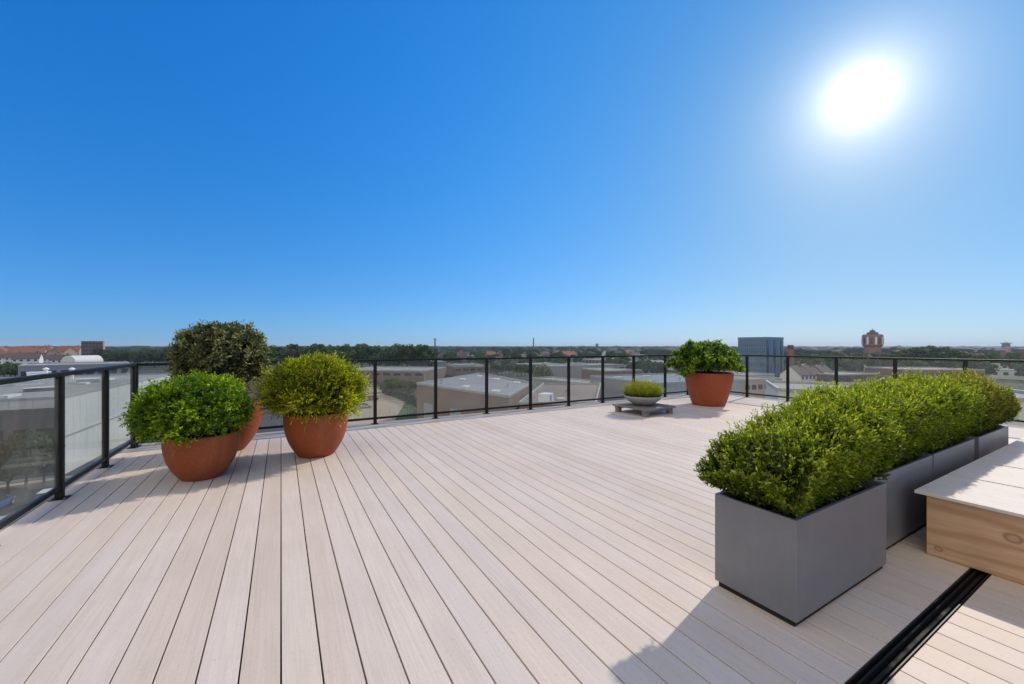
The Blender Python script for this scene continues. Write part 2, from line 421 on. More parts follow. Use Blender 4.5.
# railings -----------------------------------------------------------
def railing(label, run, axis):
    """run: sorted list of post positions along the axis; axis 'y' at x=c, or 'x' at y=c"""
    kind, c, ps = axis, run[0], run[1]
    t = thing('glass_railing', label, 'railing', (c, ps[0], 0) if kind == 'y' else (ps[0], c, 0), 0, 'glass railings round the terrace')
    p0 = ps[0]
    def bx(a0, a1, w, z0, z1):
        m = MB()
        if kind == 'y': m.box(-w, w, a0, a1, z0, z1)
        else: m.box(a0, a1, -w, w, z0, z1)
        return m
    for p in ps:
        q = p-p0
        o = bx(q-.025, q+.025, .0245, .006, 1.040).build('post', M['black'], t, bevel=.003)
        m = MB(); m.box(-.055, .055, -.055, .055, .0003, .006)
        bp = m.build('base_plate', M['black'], o, bevel=.002)
        bp.location = (0, q, 0) if kind == 'y' else (q, 0, 0)
        for dx, dy in ((.042,.042),(-.042,.042),(.042,-.042),(-.042,-.042)):
            m = MB(); m.tube([(dx,dy,.0062),(dx,dy,.0125)], .0065, 6)
            bo = m.build('bolt', M['steel'], o); bo.location = bp.location
    bx(-.03, ps[-1]-p0+.03, .029, 1.0415, 1.076).build('top_rail', M['black'], t, bevel=.004)
    for a, b in zip(ps[:-1], ps[1:]):
        a, b = a-p0, b-p0
        bx(a+.027, b-.027, .018, .078, .112).build('bottom_rail', M['black'], t, bevel=.003)
        bx(a+.036, b-.036, .004, .1125, 1.040).build('glass_pane', M['glass'], t)
    return t
railing('black framed glass railing along the left edge of the deck', (RAILX0, [-2.25,-1.23,-.21,.81,1.83,2.85,3.87,4.89,5.92,RAILY-.09]), 'y')
railing('long black framed glass railing across the far end of the deck', (RAILY, [RAILX0,-.64,.36,1.36,2.41,3.43,4.43,5.41,6.39,7.38,8.50,9.40,RAILX1-.09]), 'x')
railing('black framed glass railing along the right edge behind the hedge planters', (RAILX1, [-2.6,-1.68,-.75,.2,1.17,2.13,3.05,4.0,4.95,5.90,RAILY]), 'y')

# drain channel ------------------------------------------------------
t = thing('floor_channel', 'black recessed channel rail running across the deck to the plywood box', 'channel', (0, (CH0+CH1)/2, 0))
mb = MB(); w = (CH1-CH0)/2
mb.box(-1.5, 9.9, -w+.002, w-.002, -.056, -.050)
mb.box(-1.5, 9.9, -w+.001, -w+.006, -.050, .0015); mb.box(-1.5, 9.9, w-.006, w-.001, -.050, .0015)
mb.build('tray', M['black'], t)
mb = MB(); mb.box(-1.5, 9.9, -.012, .004, -.050, -.022); mb.build('guide_rail', M['rubber'], t, bevel=.003)
mb = MB(); mb.box(-1.5, 9.9, .016, .024, -.050, -.012); mb.build('brush_strip', M['rubber'], t)

# plywood box with pale lid ------------------------------------------
BX, BY, BZ = 3.50, .888, .375
t = thing('plywood_box', 'low plywood box with a pale panelled lid beside the hedge planters', 'box', (BX, 0, 0))
mb = MB(); mb.box(0, .024, -2.6, BY, .003, BZ); mb.build('front_panel', M['ply'], t, bevel=.0015)
mb = MB(); mb.box(.0245, 3.4, BY-.024, BY-.0005, .003, BZ); mb.build('end_panel', M['ply'], t, bevel=.0015)
mb = MB(); mb.box(3.376, 3.40, -2.6, BY-.025, .003, BZ); mb.build('back_panel', M['ply'], t, bevel=.0015)
seams = [-.055, .60, 1.24, 1.95, 2.72, 3.45]
for a, b in zip(seams[:-1], seams[1:]):
    mb = MB(); mb.box(a+.012, b-.012, -2.65, BY+.045, BZ+.001, BZ+.019); mb.build('lid_panel', M['lid'], t, bevel=.002)
mb = MB(); mb.box(.03, 3.37, -2.6, BY-.03, BZ-.03, BZ-.006); mb.build('lid_frame', M['rubber'], t)

# ------------------------------------------------------------------ foliage
def unit(a): return a/np.maximum(np.linalg.norm(a, axis=-1, keepdims=True), 1e-9)
def leaves_from_shoots(O, A, Ln, nl, leaf, width, spread=(75, 30), tipmix=1.0, fold=.12, jit=.25):
    n = len(O); A = unit(A)
    ref = unit(np.cross(A, rng.normal(size=(n,3)))); ref2 = np.cross(A, ref)
    i = np.arange(nl); tt = (i+.6)/nl
    ang = (i*2.39996)[None,:]+rng.uniform(0,6.28,(n,1))
    Rd = ref[:,None,:]*np.cos(ang)[...,None]+ref2[:,None,:]*np.sin(ang)[...,None]
    ph = np.radians(spread[0]+(spread[1]-spread[0])*tt)[None,:,None]+rng.normal(0,.18,(n,nl,1))
    D = A[:,None,:]*np.cos(ph)+Rd*np.sin(ph)+rng.normal(0,jit,(n,nl,3))*.5
    D = unit(D)
    N = unit(A[:,None,:]*np.sin(ph)-Rd*np.cos(ph)+rng.normal(0,jit,(n,nl,3)))
    P = O[:,None,:]+A[:,None,:]*(tt[None,:,None]*Ln[:,None,None])
    sz = (1.0-.35*tt)[None,:,None]*rng.uniform(.65,1.2,(n,nl,1))
    L = leaf*sz; W = width*sz
    sd = rng.uniform(.35,1.0,(n,1))*tipmix
    tv = np.clip(tt[None,:]**1.3*sd+rng.normal(0,.07,(n,nl)),0,1)
    return P.reshape(-1,3), D.reshape(-1,3), N.reshape(-1,3), L.reshape(-1,1), W.reshape(-1,1), tv.reshape(-1)
def leaf_mesh(name, packs, mat, parent, fold=.18, curl=.12, keep=None):
    P, D, N, L, W, T = [np.concatenate([p[i] for p in packs]) for i in range(6)]
    if keep is not None:
        k = keep(P) & keep(P+D*L); P, D, N, L, W, T = P[k], D[k], N[k], L[k], W[k], T[k]
    Sd = unit(np.cross(D, N))
    m = P+D*L*.5
    V = np.stack([P, m+Sd*W*.5+N*W*fold, P+D*L-N*L*curl, m-Sd*W*.5+N*W*fold], 1).reshape(-1,3)
    b = (np.arange(len(P))*4)[:,None]
    F = np.concatenate([b+np.array([[0,1,2]]), b+np.array([[0,2,3]])],1).reshape(-1,3)
    return np_mesh(name, V, F, mat, parent, np.repeat(T,4))

def fib(n, zmin=-1.0):
    i = np.arange(n)+.5; z = 1-(1-zmin)*i/n; ph = i*2.39996
    r = np.sqrt(np.maximum(0,1-z*z)); return np.stack([r*np.cos(ph), r*np.sin(ph), z],1)

def round_bush(parent, c, r, K, rl, nsh, nl, leaf, width, mat, zmin=-.5, slen=.9, tip=1.0, up=.25, spread=(75,30), lump=.1, inner=.35, twig=None, base=(0,0,0), name='foliage'):
    """crown of K lumps on an ellipsoid; each lump carries nsh leafy shoots"""
    r = np.asarray(r); c = np.asarray(c)
    u = fib(K, zmin)+rng.normal(0,.10,(K,3)); u = unit(u)
    sc = 1.0-rl/r.mean()*.75+np.clip(rng.normal(0,lump,(K,1)), -1.5*lump, 1.2*lump)
    LC = c+u*r*sc; Nn = unit(u/r)
    rr = rl*rng.uniform(.7,1.3,(K,1))
    packs = []
    O = np.repeat(LC, nsh, 0); N0 = np.repeat(Nn, nsh, 0); R0 = np.repeat(rr, nsh, 0)
    dirs = unit(rng.normal(0,.62,(len(O),3))+N0*.9+np.array([0,0,up]))
    O2 = O+dirs*R0*rng.uniform(-.1,.35,(len(O),1))
    packs.append(leaves_from_shoots(O2, dirs, (R0[:,0]*slen*rng.uniform(.6,1.15,len(O))), nl, leaf, width, spread, tip))
    ni = int(K*nsh*inner)
    q = unit(rng.normal(size=(ni,3))); q[:,2] = np.where(q[:,2] < zmin, -q[:,2], q[:,2])
    O = c+q*r*rng.uniform(.25,.8,(ni,1))**.6
    packs.append(leaves_from_shoots(O, unit(q+np.array([0,0,.4])+rng.normal(0,.4,(ni,3))), np.full(ni, rl*.9), nl, leaf*1.1, width*1.15, spread, tip*.25))
    o = leaf_mesh(name, packs, mat, parent)
    mb = MB()
    for k in rng.choice(K, min(K, 26), replace=False):
        b = np.array(base)+rng.normal(0,.025,3)*np.array([1,1,0]); e = LC[k]; mid = b*.45+e*.55+np.array([0,0,.02])+rng.normal(0,.02,3)
        mb.tube([b, mid, e], [.009,.006,.003], 5)
    mb.build('stem', twig or M['twig'], parent)
    return o

def pot(name, label, loc, prof, mat, soil_z, soil_r, group):
    t = thing(name, label, 'plant pot', loc, 0, group)
    mb = MB(); mb.lathe(prof, 72); mb.add([(0,0,prof[0][1])], [])
    mb.build('body', mat, t, smooth=True)
    mb = MB(); n = 40
    vs = [(0,0,soil_z+.02)]+[(soil_r*math.cos(6.2832*k/n), soil_r*math.sin(6.2832*k/n), soil_z) for k in range(n)]
    mb.add(vs, [(0,1+k,1+(k+1)%n) for k in range(n)]); mb.build('soil', M['soil'], t)
    return t
def potprof(rb, rm, rr, h, th=.028, bulge=.62):
    """closed-bottom belly profile, outside then rolled rim then inside"""
    out = [(.001, .0), (rb*.93, 0), (rb, .012)]
    for i in range(1, 19):
        u = i/18
        r = rb+(rr-rb)*(1-(1-u)**bulge)
        out.append((r, .012+(h-.024)*u))
    out += [(rr-.004, h-.004), (rr-.012, h), (rr-th+.006, h-.001), (rr-th, h-.012), (rr-th-.004, h-.10), (rr-th-.01, h-.14)]
    return out

G = 'terracotta pots on the deck'
p1 = (-.68, 5.02); p2 = (.37, 5.36); p3 = (-.57, 6.14); p4 = (8.22, 5.56)
pot('terracotta_pot', 'smaller round terracotta pot under the bright green bush nearest the left railing', (*p1, 0), potprof(.18,.312,.312,.44,.028,2.6), M['terra'], .37, .27, G)
pot('terracotta_pot', 'round terracotta pot holding the lime yellow bush, right of the left pot trio', (*p2, 0), potprof(.20,.352,.352,.52,.028,2.6), M['terra'], .44, .31, G)
pot('terracotta_pot', 'partly hidden terracotta pot behind the bright green bush, under the tall olive shrub', (*p3, 0), potprof(.18,.37,.37,.60,.028,2.6), M['terra'], .50, .33, G)
pot('terracotta_pot', 'large tapered red terracotta pot alone near the far right corner', (*p4, 0), potprof(.335,.47,.50,.72,.035,1.45), M['terra2'], .62, .44, G)

t = thing('potted_shrub', 'bright green rounded bush in the left front terracotta pot', 'shrub', (*p1, .37), 0, 'shrubs in terracotta pots')
round_bush(t, (-.06,.02,.235), (.44,.45,.335), 62, .15, 52, 11, .042, .022, M['leafA'], -.34, .85, 1.0, .25, (72,32), .14, .85)
t = thing('potted_shrub', 'lime yellow feathery bush in the middle terracotta pot', 'shrub', (*p2, .44), 0, 'shrubs in terracotta pots')
round_bush(t, (-.01,.0,.265), (.525,.53,.405), 64, .185, 60, 12, .038, .015, M['leafB'], -.36, .9, 1.0, .35, (60,22), .13, 1.0)
t = thing('potted_shrub', 'tall dark olive evergreen shrub on bare grey stems behind the bright green bush', 'shrub', (*p3, .50), 0, 'shrubs in terracotta pots')
round_bush(t, (-.05,0,.635), (.52,.52,.41), 80, .135, 15, 9, .078, .028, M['leafC'], -.66, .75, 1.0, .2, (80,40), .075, .6, M['greytwig'])
t = thing('potted_shrub', 'chunky dark green shrub with rounded clumps in the large far red pot', 'shrub', (*p4, .62), 0, 'shrubs in terracotta pots')
round_bush(t, (-.05,.03,.25), (.70,.70,.48), 64, .165, 40, 9, .058, .042, M['leafD'], -.16, .5, 1.0, .3, (80,45), .17, .6)

# bowl on a low wooden stand ------------------------------------------
sx, sy = 6.14, 5.53
t = thing('plant_stand', 'low square weathered wooden stand with stubby legs under the grey bowl', 'stand', (sx, sy, 0), R(2))
for i in range(5):
    mb = MB(); y0 = -.42+i*.169; mb.box(-.42, .42, y0, y0+.163, .115, .150); mb.build('slat', M['oldwood'], t, bevel=.003)
for yy in (-.33, .33):
    mb = MB(); mb.box(-.40, .40, yy-.04, yy+.04, .072, .114); mb.build('crossbar', M['oldwood'], t, bevel=.003)
for a in (-.34, .34):
    for b in (-.33, .33):
        mb = MB(); mb.box(a-.045, a+.045, b-.045, b+.045, .0005, .0715); mb.build('leg', M['oldwood'], t, bevel=.004)
bowl = [(.001,.0),(.13,.0),(.16,.012),(.23,.05),(.30,.10),(.345,.152),(.358,.176),(.354,.186),(.338,.186),(.325,.165),(.30,.13)]
t = thing('concrete_bowl', 'shallow grey concrete bowl planter on the low wooden stand', 'bowl', (sx-.02, sy+.0, .1505))
mb = MB(); mb.lathe(bowl, 64); mb.build('body', M['concrete'], t, smooth=True)
mb = MB(); vs = [(0,0,.165)]+[(.315*math.cos(6.2832*k/32), .315*math.sin(6.2832*k/32), .15) for k in range(32)]
mb.add(vs, [(0,1+k,1+(k+1)%32) for k in range(32)]); mb.build('soil', M['soil'], t)
t = thing('heather_plant', 'low tufted yellow green heather growing in the grey bowl', 'plant', (sx-.02, sy, .30))
n = 1500
rr_ = np.sqrt(rng.uniform(0,1,n))*.31; aa = rng.uniform(0,6.283,n)
O = np.stack([rr_*np.cos(aa), rr_*np.sin(aa), np.zeros(n)],1)
A = unit(np.stack([O[:,0]*1.1, O[:,1]*1.1, np.full(n,.8)],1)+rng.normal(0,.14,(n,3)))
Ln = (.36-.20*(rr_/.31)**2.2)*rng.uniform(.55,1.2,n)
leaf_mesh('foliage', [leaves_from_shoots(O, A, Ln, 18, .034, .008, (45,18), 1.0)], M['leafE'], t)

# hedge planters ----------------------------------------------------------
PL, PW, PH = 1.02, .40, .500
def planter(label, x, y):
    t = thing('planter_box', label, 'planter', (x, y, 0), 0, 'grey trough planters in a row')
    mb = MB(); th = .018
    x0, x1, y0, y1 = 0, PL, 0, PW; z0, z1 = .030, PH
    o = [(x0,y0),(x1,y0),(x1,y1),(x0,y1)]; i = [(x0+th,y0+th),(x1-th,y0+th),(x1-th,y1-th),(x0+th,y1-th)]
    vs = [(*p,z0) for p in o]+[(*p,z1) for p in o]+[(*p,z1) for p in i]+[(*p,z1-.12) for p in i]
    fs = [(3,2,1,0)]
    for k in range(4):
        j = (k+1)%4; fs += [(k,j,4+j,4+k),(4+k,4+j,8+j,8+k),(8+k,8+j,12+j,12+k)]
    mb.add(vs, fs); mb.build('body', M['zinc'], t, bevel=.0035, segs=3)
    mb = MB(); mb.box(.014, PL-.014, .014, PW-.014, .0005, .0298); mb.build('plinth', M['rubber'], t)
    mb = MB(); mb.box(th+.001, PL-th-.001, th+.001, PW-th-.001, PH-.075, PH-.055); mb.build('soil', M['soil'], t)
    return t
def hedge(label, x, y, mat, top, over_l=.09, over_r=.09, tipm=1.0, seed=0):
    t = thing('hedge_plant', label, 'hedge plant', (x, y, PH-.055), 0, 'hedge plants in the trough planters')
    top = top-(PH-.055)
    cx, cy = PL/2, PW/2; hx, hy = PL/2, PW/2
    packs = []
    ph = rng.uniform(0,6.28,8)
    def topz(X, Y):
        u = np.where(X < cx, np.abs(X-cx)/(hx+over_l), np.abs(X-cx)/(hx+over_r)); v = np.abs((Y-cy)/np.where(Y < cy, hy+.10, hy+.09))
        el = .66 if over_l > .05 else .03; er = .5 if over_r > .05 else .05
        return top*(1-np.where(X < cx, el, er)*u**2.3-.30*v**3.0)+.050*np.sin(7*X+ph[0])*np.cos(6*Y+ph[1])+.022*np.sin(17*X+ph[2])+.02*np.sin(15*Y+ph[3])
    def shell(n, jitter, s0, s1, nl, leaf, width, tm, depth):
        X = rng.uniform(-over_l, PL+over_r, n); Y = rng.uniform(-.055, PW+.05, n); Z = topz(X, Y)
        nx = ((X-cx)/(hx+.09)); ny = ((Y-cy)/(hy+.11))
        A = unit(np.stack([np.sign(nx)*np.abs(nx)**5*(1.0 if max(over_l, over_r) > .05 else .2), np.sign(ny)*np.abs(ny)**2*.7, np.full(n,.9)],1)+rng.normal(0,jitter,(n,3)))
        Ln = rng.uniform(s0, s1, n)
        O = np.stack([X,Y,Z],1)-A*(Ln[:,None]*.8)-np.array([0,0,1])*depth*rng.uniform(0,1,(n,1))
        return leaves_from_shoots(O, A, Ln, nl, leaf, width, (62,24), tm)
    packs.append(shell(1500, .30, .08, .16, 12, .038, .0165, tipm, .07))
    packs.append(shell(420, .30, .15, .28, 13, .033, .0125, tipm*1.1, -.035))
    def side(n, axis):
        s = rng.choice([-1,1], n); u = rng.uniform(0,1,n)**.8
        if axis == 'y':
            X = rng.uniform(-over_l*.7, PL+over_r*.7, n); zt = topz(X, np.full(n, cy))*.82; Z = .09+u*(zt-.09)
            bul = -.05+.105*np.sin(np.clip(u,0,1)*math.pi*.62)
            Y = np.where(s < 0, -bul, PW+bul*.8); A = np.stack([rng.normal(0,.35,n), s*.7, .75+rng.normal(0,.3,n)],1)
        else:
            Y = rng.uniform(-.03, PW+.02, n); zt = np.where(s < 0, topz(np.full(n, -over_l*.6), Y), topz(np.full(n, PL+over_r*.6), Y))*.95; Z = .125+u*(zt-.125)
            ol = np.where(s < 0, over_l, over_r); bul = -.085+(ol+.09)*np.sin(np.clip(u,0,1)*math.pi*.62)
            X = np.where(s < 0, -bul, PL+bul); A = np.stack([s*.7, rng.normal(0,.35,n), .75+rng.normal(0,.3,n)],1)
        A = unit(A); Ln = rng.uniform(.07,.14,n); O = np.stack([X,Y,Z],1)-A*Ln[:,None]*.8
        return leaves_from_shoots(O, A, Ln, 11, .038, .0165, (66,28), tipm*.75)
    packs.append(side(1350, 'y')); packs.append(side(620, 'x'))
    n = 2600                                                       # the leafy inside
    X = rng.uniform(.06,PL-.06,n); Y = rng.uniform(.07,PW-.07,n); O = np.stack([X,Y,.0+rng.uniform(0,.86,n)*(topz(X,Y)-.04)],1)
    packs.append(leaves_from_shoots(O, unit(rng.normal(0,.6,(n,3))+np.array([0,0,.6])), np.full(n,.11), 9, .040, .019, (75,35), .15))
    def keep(Q):                                                   # nothing hangs down outside the trough
        ins = (Q[:,0] > .022) & (Q[:,0] < PL-.022) & (Q[:,1] > .022) & (Q[:,1] < PW-.022)
        out = np.maximum(np.maximum(-Q[:,0], Q[:,0]-PL), np.maximum(-Q[:,1], Q[:,1]-PW))
        return ins | (Q[:,2] > .062+np.maximum(out, 0)*.7+rng.uniform(0,.03,len(Q)))
    leaf_mesh('foliage', packs, mat, t, keep=keep)
    mb = MB()
    for k in range(46):
        b = (rng.uniform(.05,PL-.05), rng.uniform(.05,PW-.05), 0)
        e = (b[0]+rng.normal(0,.06), b[1]+rng.normal(0,.07), top*rng.uniform(.6,.9))
        mb.tube([b, (b[0]*.5+e[0]*.5+rng.normal(0,.015), b[1]*.5+e[1]*.5, e[2]*.5), e], [.005,.0035,.0018], 5)
    mb.build('stem', M['twig'], t)
    return t
PX = [2.045, 3.115, 4.165, 5.290]; PY = [.946, 1.018, 1.018, 1.012]
pl_lab = ['grey trough planter nearest the viewer, standing free in front of the black channel',
          'second grey trough planter of the row, just behind the nearest one',
          'third grey trough planter, beside the pale lid of the plywood box',
          'farthest grey trough planter at the end of the row near the right railing']
hd_lab = ['dense small leaved hedge in the nearest grey trough', 'small leaved hedge plant in the second grey trough',
          'small leaved hedge plant in the third grey trough', 'reddish tipped hedge plant in the farthest grey trough']
for i in range(4):
    planter(pl_lab[i], PX[i], PY[i])
    hedge(hd_lab[i], PX[i], PY[i], M['leafF2'] if i == 3 else M['leafF'], [.93,.965,.985,.97][i],
          over_l=.10 if i == 0 else .03, over_r=.055 if i == 3 else .03)

# ------------------------------------------------------------------ the city below
def disc(name, r, z, mat):
    mb = MB(); n = 96; vs = [(0,0,z)]+[(r*math.cos(6.2832*k/n), r*math.sin(6.2832*k/n), z) for k in range(n)]
    mb.add(vs, [(0,1+k,1+(k+1)%n) for k in range(n)]); return tag(mb.build(name, mat), kind='structure')
disc('ground', 7000, GROUND, M['ground'])
def patch(name, pts, mat, lift):
    n = len(pts); a = sum(pts[i][0]*pts[(i+1)%n][1]-pts[(i+1)%n][0]*pts[i][1] for i in range(n))
    if a < 0: pts = pts[::-1]
    mb = MB(); mb.add([(x,y,GROUND+lift) for x,y in pts], [tuple(range(n))]); return tag(mb.build(name, mat), kind='structure')
patch('sandy_lot', [at(285,100), at(340,80), at(395,66), at(420,84), at(416,110), at(404,150), at(385,172), at(330,165)], M['sand'], .03)
patch('car_park', [cw(-110,12), cw(-20,12), cw(-20,40), cw(-58,112), cw(-120,112)], M['asphalt'], .03)
patch('pavement', [cw(-57.6,54), cw(-69,76), cw(-80,98), cw(-76.5,99.5), cw(-65.5,77.5), cw(-54.4,55.5), cw(-66,46), cw(-92,32.5), cw(-92,35)], M['paving'], .06)
patch('road', [cw(-30,20), cw(-22,20), cw(6,330), cw(-6,330)], M['asphalt'], .045)
patch('side_road', [cw(10,160), cw(10,168), cw(300,232), cw(300,222)], M['asphalt'], .06)
patch('verge', [cw(-27,92), cw(-24.5,78), cw(-23.4,98), cw(-30,140), cw(-36,140)], M['grass'], .035)
patch('yard', [cw(36,56), cw(120,56), cw(110,150), cw(18,150), cw(28,78)], M['paving'], .02)

# halls and other buildings: footprint corners in plan, height above the street
def hall(name, label, cat, quad, h, wall, roof, group=None, cap='cap', doors=0, windows=0, parapet=.5, face=0):
    c = (sum(p[0] for p in quad)/len(quad), sum(p[1] for p in quad)/len(quad))
    t = thing(name, label, cat, (c[0], c[1], GROUND), 0, group)
    q = [(p[0]-c[0], p[1]-c[1]) for p in quad]
    a = sum(q[i][0]*q[(i+1)%len(q)][1]-q[(i+1)%len(q)][0]*q[i][1] for i in range(len(q)))
    flip = a < 0
    MB().prism(q, 0, h, 0).build('wall', M[wall], t)
    ins = [(p[0]*.985, p[1]*.985) for p in q]
    mb = MB(); mb.prism(ins, h+.005, h+.05); rf = mb.build('roof', M[roof], t)
    mb = MB(); n = len(q)
    for i in range(n):
        p, r_ = Vector(q[i]), Vector(q[(i+1)%n]); d = (r_-p); L = d.length; ang = math.atan2(d.y, d.x); m_ = (p+r_)/2
        mb.obox((m_.x*.996, m_.y*.996), ang, L/2*(.985 if i%2 else .997), .17, h+.004+.001*i, h+parapet)
    mb.build('coping', M[cap], rf)
    if len(q) == 4:
        span = (Vector(q[1])-Vector(q[0])).length; dep = (Vector(q[3])-Vector(q[0])).length
        na = max(1, int(span/9)); nb_ = max(1, int(dep/11)); an = math.atan2(q[1][1]-q[0][1], q[1][0]-q[0][0]); hr = random.Random(int(span*100))
        for ia in range(na):
            for ib in range(nb_):
                if hr.random() < .25: continue
                u_, v_ = (ia+.5)/na, (ib+.5)/nb_
                px_ = (q[0][0]*(1-u_)+q[1][0]*u_)*(1-v_)+(q[3][0]*(1-u_)+q[2][0]*u_)*v_; py_ = (q[0][1]*(1-u_)+q[1][1]*u_)*(1-v_)+(q[3][1]*(1-u_)+q[2][1]*u_)*v_
                if hr.random() < .65: MB().obox((px_, py_), an, hr.uniform(.7,1.6), hr.uniform(.5,.8), h+.051, h+.42).build('rooflight', M['clad_white'], rf, bevel=.05)
                else: MB().tube([(px_, py_, h+.051), (px_, py_, h+hr.uniform(.7,1.3))], .22, 8).build('vent', M['steel'], rf)
    # openings on the chosen face (edge index), set 5 cm proud
    p, r_ = Vector(q[face]), Vector(q[(face+1)%n]); d = r_-p; L = d.length; ang = math.atan2(d.y, d.x); u = d.normalized(); nrm = Vector((u.y, -u.x))
    if (p+r_).dot(nrm) < 0: nrm = -nrm
    for k in range(doors):
        s = L*(k+.5)/doors; pos = p+u*s+nrm*.03
        MB().obox((pos.x, pos.y), ang, min(2.0, L/doors*.3), .06, 0, min(4.0, h*.55)).build('loading_door', M['clad_grey'], t)
    for k in range(windows):
        s = L*(k+.5)/windows; pos = p+u*s+nrm*.03
        w_ = MB().obox((pos.x, pos.y), ang, L/windows*.32, .06, h*.62, h*.82).build('window', M['pane'], t)
    return t, c

def quad_from(A, u, w, ru, rw):          # corner + two plan directions (viewer frame metres)
    a = A; b = (A[0]+u[0]*ru, A[1]+u[1]*ru); d = (A[0]+w[0]*rw, A[1]+w[1]*rw); c = (b[0]+w[0]*rw, b[1]+w[1]*rw)
    return [cw(*a), cw(*b), cw(*c), cw(*d)]

# the pale office hall left of the terrace
q = [cw(-59.6,53), cw(-83.4,99), cw(-120.2,80), cw(-96.4,34)]
t, c = hall('office_hall', 'large pale clad flat roofed hall seen through the left railing', 'building', q, 10.3, 'clad_white', 'roof_light', None, 'cap', 0, 0, .35, 0)
def on_wall(P, Q, s, off): 
    P, Q = Vector(P), Vector(Q); d = (Q-P).normalized(); nrm = Vector((d.y,-d.x)); cc = Vector(c)
    if (P+Q-cc*2).dot(nrm) < 0: nrm = -nrm
    p = P+(Q-P)*s+nrm*off; return (p.x-c[0], p.y-c[1]), math.atan2(d.y, d.x), (Q-P).length
(pc, an, L) = on_wall(q[0], q[1], .5, .03); MB().obox(pc, an, L*.495, .06, 5.0, 5.25).build('wall_band', M['clad_grey'], t)
(pc, an, L) = on_wall(q[3], q[0], .5, .02); MB().obox(pc, an, L*.49, .08, .3, 9.2).build('shade_facade', M['clad_dark'], t)  # dark sheet puts the shade of this unlit side into its colour
for k in range(9):
    (pc, an, L) = on_wall(q[3], q[0], (k+.5)/9, .12); MB().obox(pc, an, L/9*.40, .05, 4.0, 6.6).build('window', M['pane'], t)
    (pc, an, L) = on_wall(q[3], q[0], (k+.5)/9, .12); MB().obox(pc, an, L/9*.40, .05, .8, 3.0).build('window', M['pane'], t)
# equipment on its roof
def roof_unit(name, label, px, d, z, sx_, sy_, h, mat, rz=0.5, group='plant on the pale hall roof'):
    x, y = at(px, d); t = thing(name, label, name.replace('_', ' '), (x, y, z), rz, group)
    MB().box(-sx_, sx_, -sy_, sy_, 0, h*.88).build('casing', M[mat], t, bevel=.03)
    MB().box(-sx_*1.06, sx_*1.06, -sy_*1.06, sy_*1.06, h*.885, h).build('cover', M['white_metal'], t, bevel=.02)
ZR = GROUND+10.36
roof_unit('rooflight', 'long white rooflight at the left end of the pale hall roof', 6, 70, ZR, 4.2, .8, .9, 'white_metal', .35)
roof_unit('rooflight', 'shorter white rooflight right of the long one on the pale hall roof', 27, 71, ZR, 1.4, .8, .8, 'white_metal', .35)
roof_unit('air_unit', 'white air handling unit at the back of the pale hall roof beside a tall vent', 39, 88, ZR, 1.6, 1.1, 1.3, 'white_metal')
roof_unit('air_unit', 'grey air handling unit on the right of the pale hall roof', 88, 76, ZR, 1.4, .9, .8, 'clad_grey')
roof_unit('air_unit', 'low dark air unit close to the front corner of the pale hall roof', 42, 62, ZR, 1.8, .7, .6, 'clad_dark')
for px, d, lab in ((46, 84, 'tall white vent pipe at left on the pale hall roof'), (72, 84, 'white vent pipe right of the dark railing post on the pale hall roof')):
    x, y = at(px, d); t = thing('vent_pipe', lab, 'vent pipe', (x, y, ZR), 0, 'vent pipes on the pale hall roof')
    MB().tube([(0,0,0),(0,0,2.0)], .30, 12).build('pipe', M['white_metal'], t); MB().lathe([(.001,2.5),(.42,2.25),(.5,2.05),(.2,2.0)], 16).build('cowl', M['white_metal'], t)

# halls: distances and bearings
def hall_px(label, px0, d0, px1, d1, depth, h, wall, roof, cat='building', group='industrial halls below the terrace', name='industrial_hall', **kw):
    A, B = at(px0, d0), at(px1, d1); d = Vector((B[0]-A[0], B[1]-A[1])).normalized(); nrm = Vector((-d.y, d.x))
    if nrm.dot(Vector((FX, FY))) < 0: nrm = -nrm
    q = [A, B, (B[0]+nrm.x*depth, B[1]+nrm.y*depth), (A[0]+nrm.x*depth, A[1]+nrm.y*depth)]
    return hall(name, label, cat, q, h, wall, roof, group, **kw)
IG = 'industrial halls below the terrace'
hall('warehouse', 'big brown brick warehouse with a pale grey roof just beyond the far railing', 'warehouse',
     [cw(-.7,72), cw(4.9,98.5), cw(-10.5,133), cw(-23,97)], 8.0, 'brick_brown', 'roof_grey', IG, doors=3, windows=0, face=3)
hall('warehouse', 'reddish brown roofed warehouse right of the big brick warehouse', 'warehouse',
     [cw(1.3,72), cw(15,72), cw(24,109), cw(8.5,109)], 6.8, 'brick_red', 'roof_brown', IG, doors=2, face=0)
hall_px('long low hall with a white roof edge in front of the tall tree belt', 340, 196, 424, 190, 34, 5.2, 'brick_brown', 'roof_light', windows=8, name='low_hall')
hall_px('grey clad hall with a pale roof beside the round green tree', 550, 186, 583, 190, 22, 7.6, 'clad_grey', 'roof_light', windows=0, doors=2)
hall_px('grey hall with a pale roof behind the grey bowl', 584, 122, 606, 128, 26, 5.6, 'clad_grey', 'roof_light', windows=3)
hall_px('low pale roofed hall far behind the heather bowl', 610, 172, 642, 180, 26, 6.2, 'brick_brown', 'roof_light', windows=4)
hall_px('wide hall with a blue grey metal roof behind the large red pot', 652, 96, 742, 108, 26, 8.0, 'clad_grey', 'roof_blue', doors=4)
hall_px('tan brick hall in front of the blue glass office', 744, 118, 782, 124, 22, 7.0, 'brick_pale', 'roof_brown', windows=6)
hall_px('grey flat hall at the foot of the blue glass office', 736, 150, 775, 156, 22, 6.0, 'clad_grey', 'roof_grey', windows=6)
hall_px('white flat roofed hall at the far right edge behind the hedge end', 1002, 60, 1090, 46, 30, 10.6, 'clad_white', 'roof_light', windows=8)
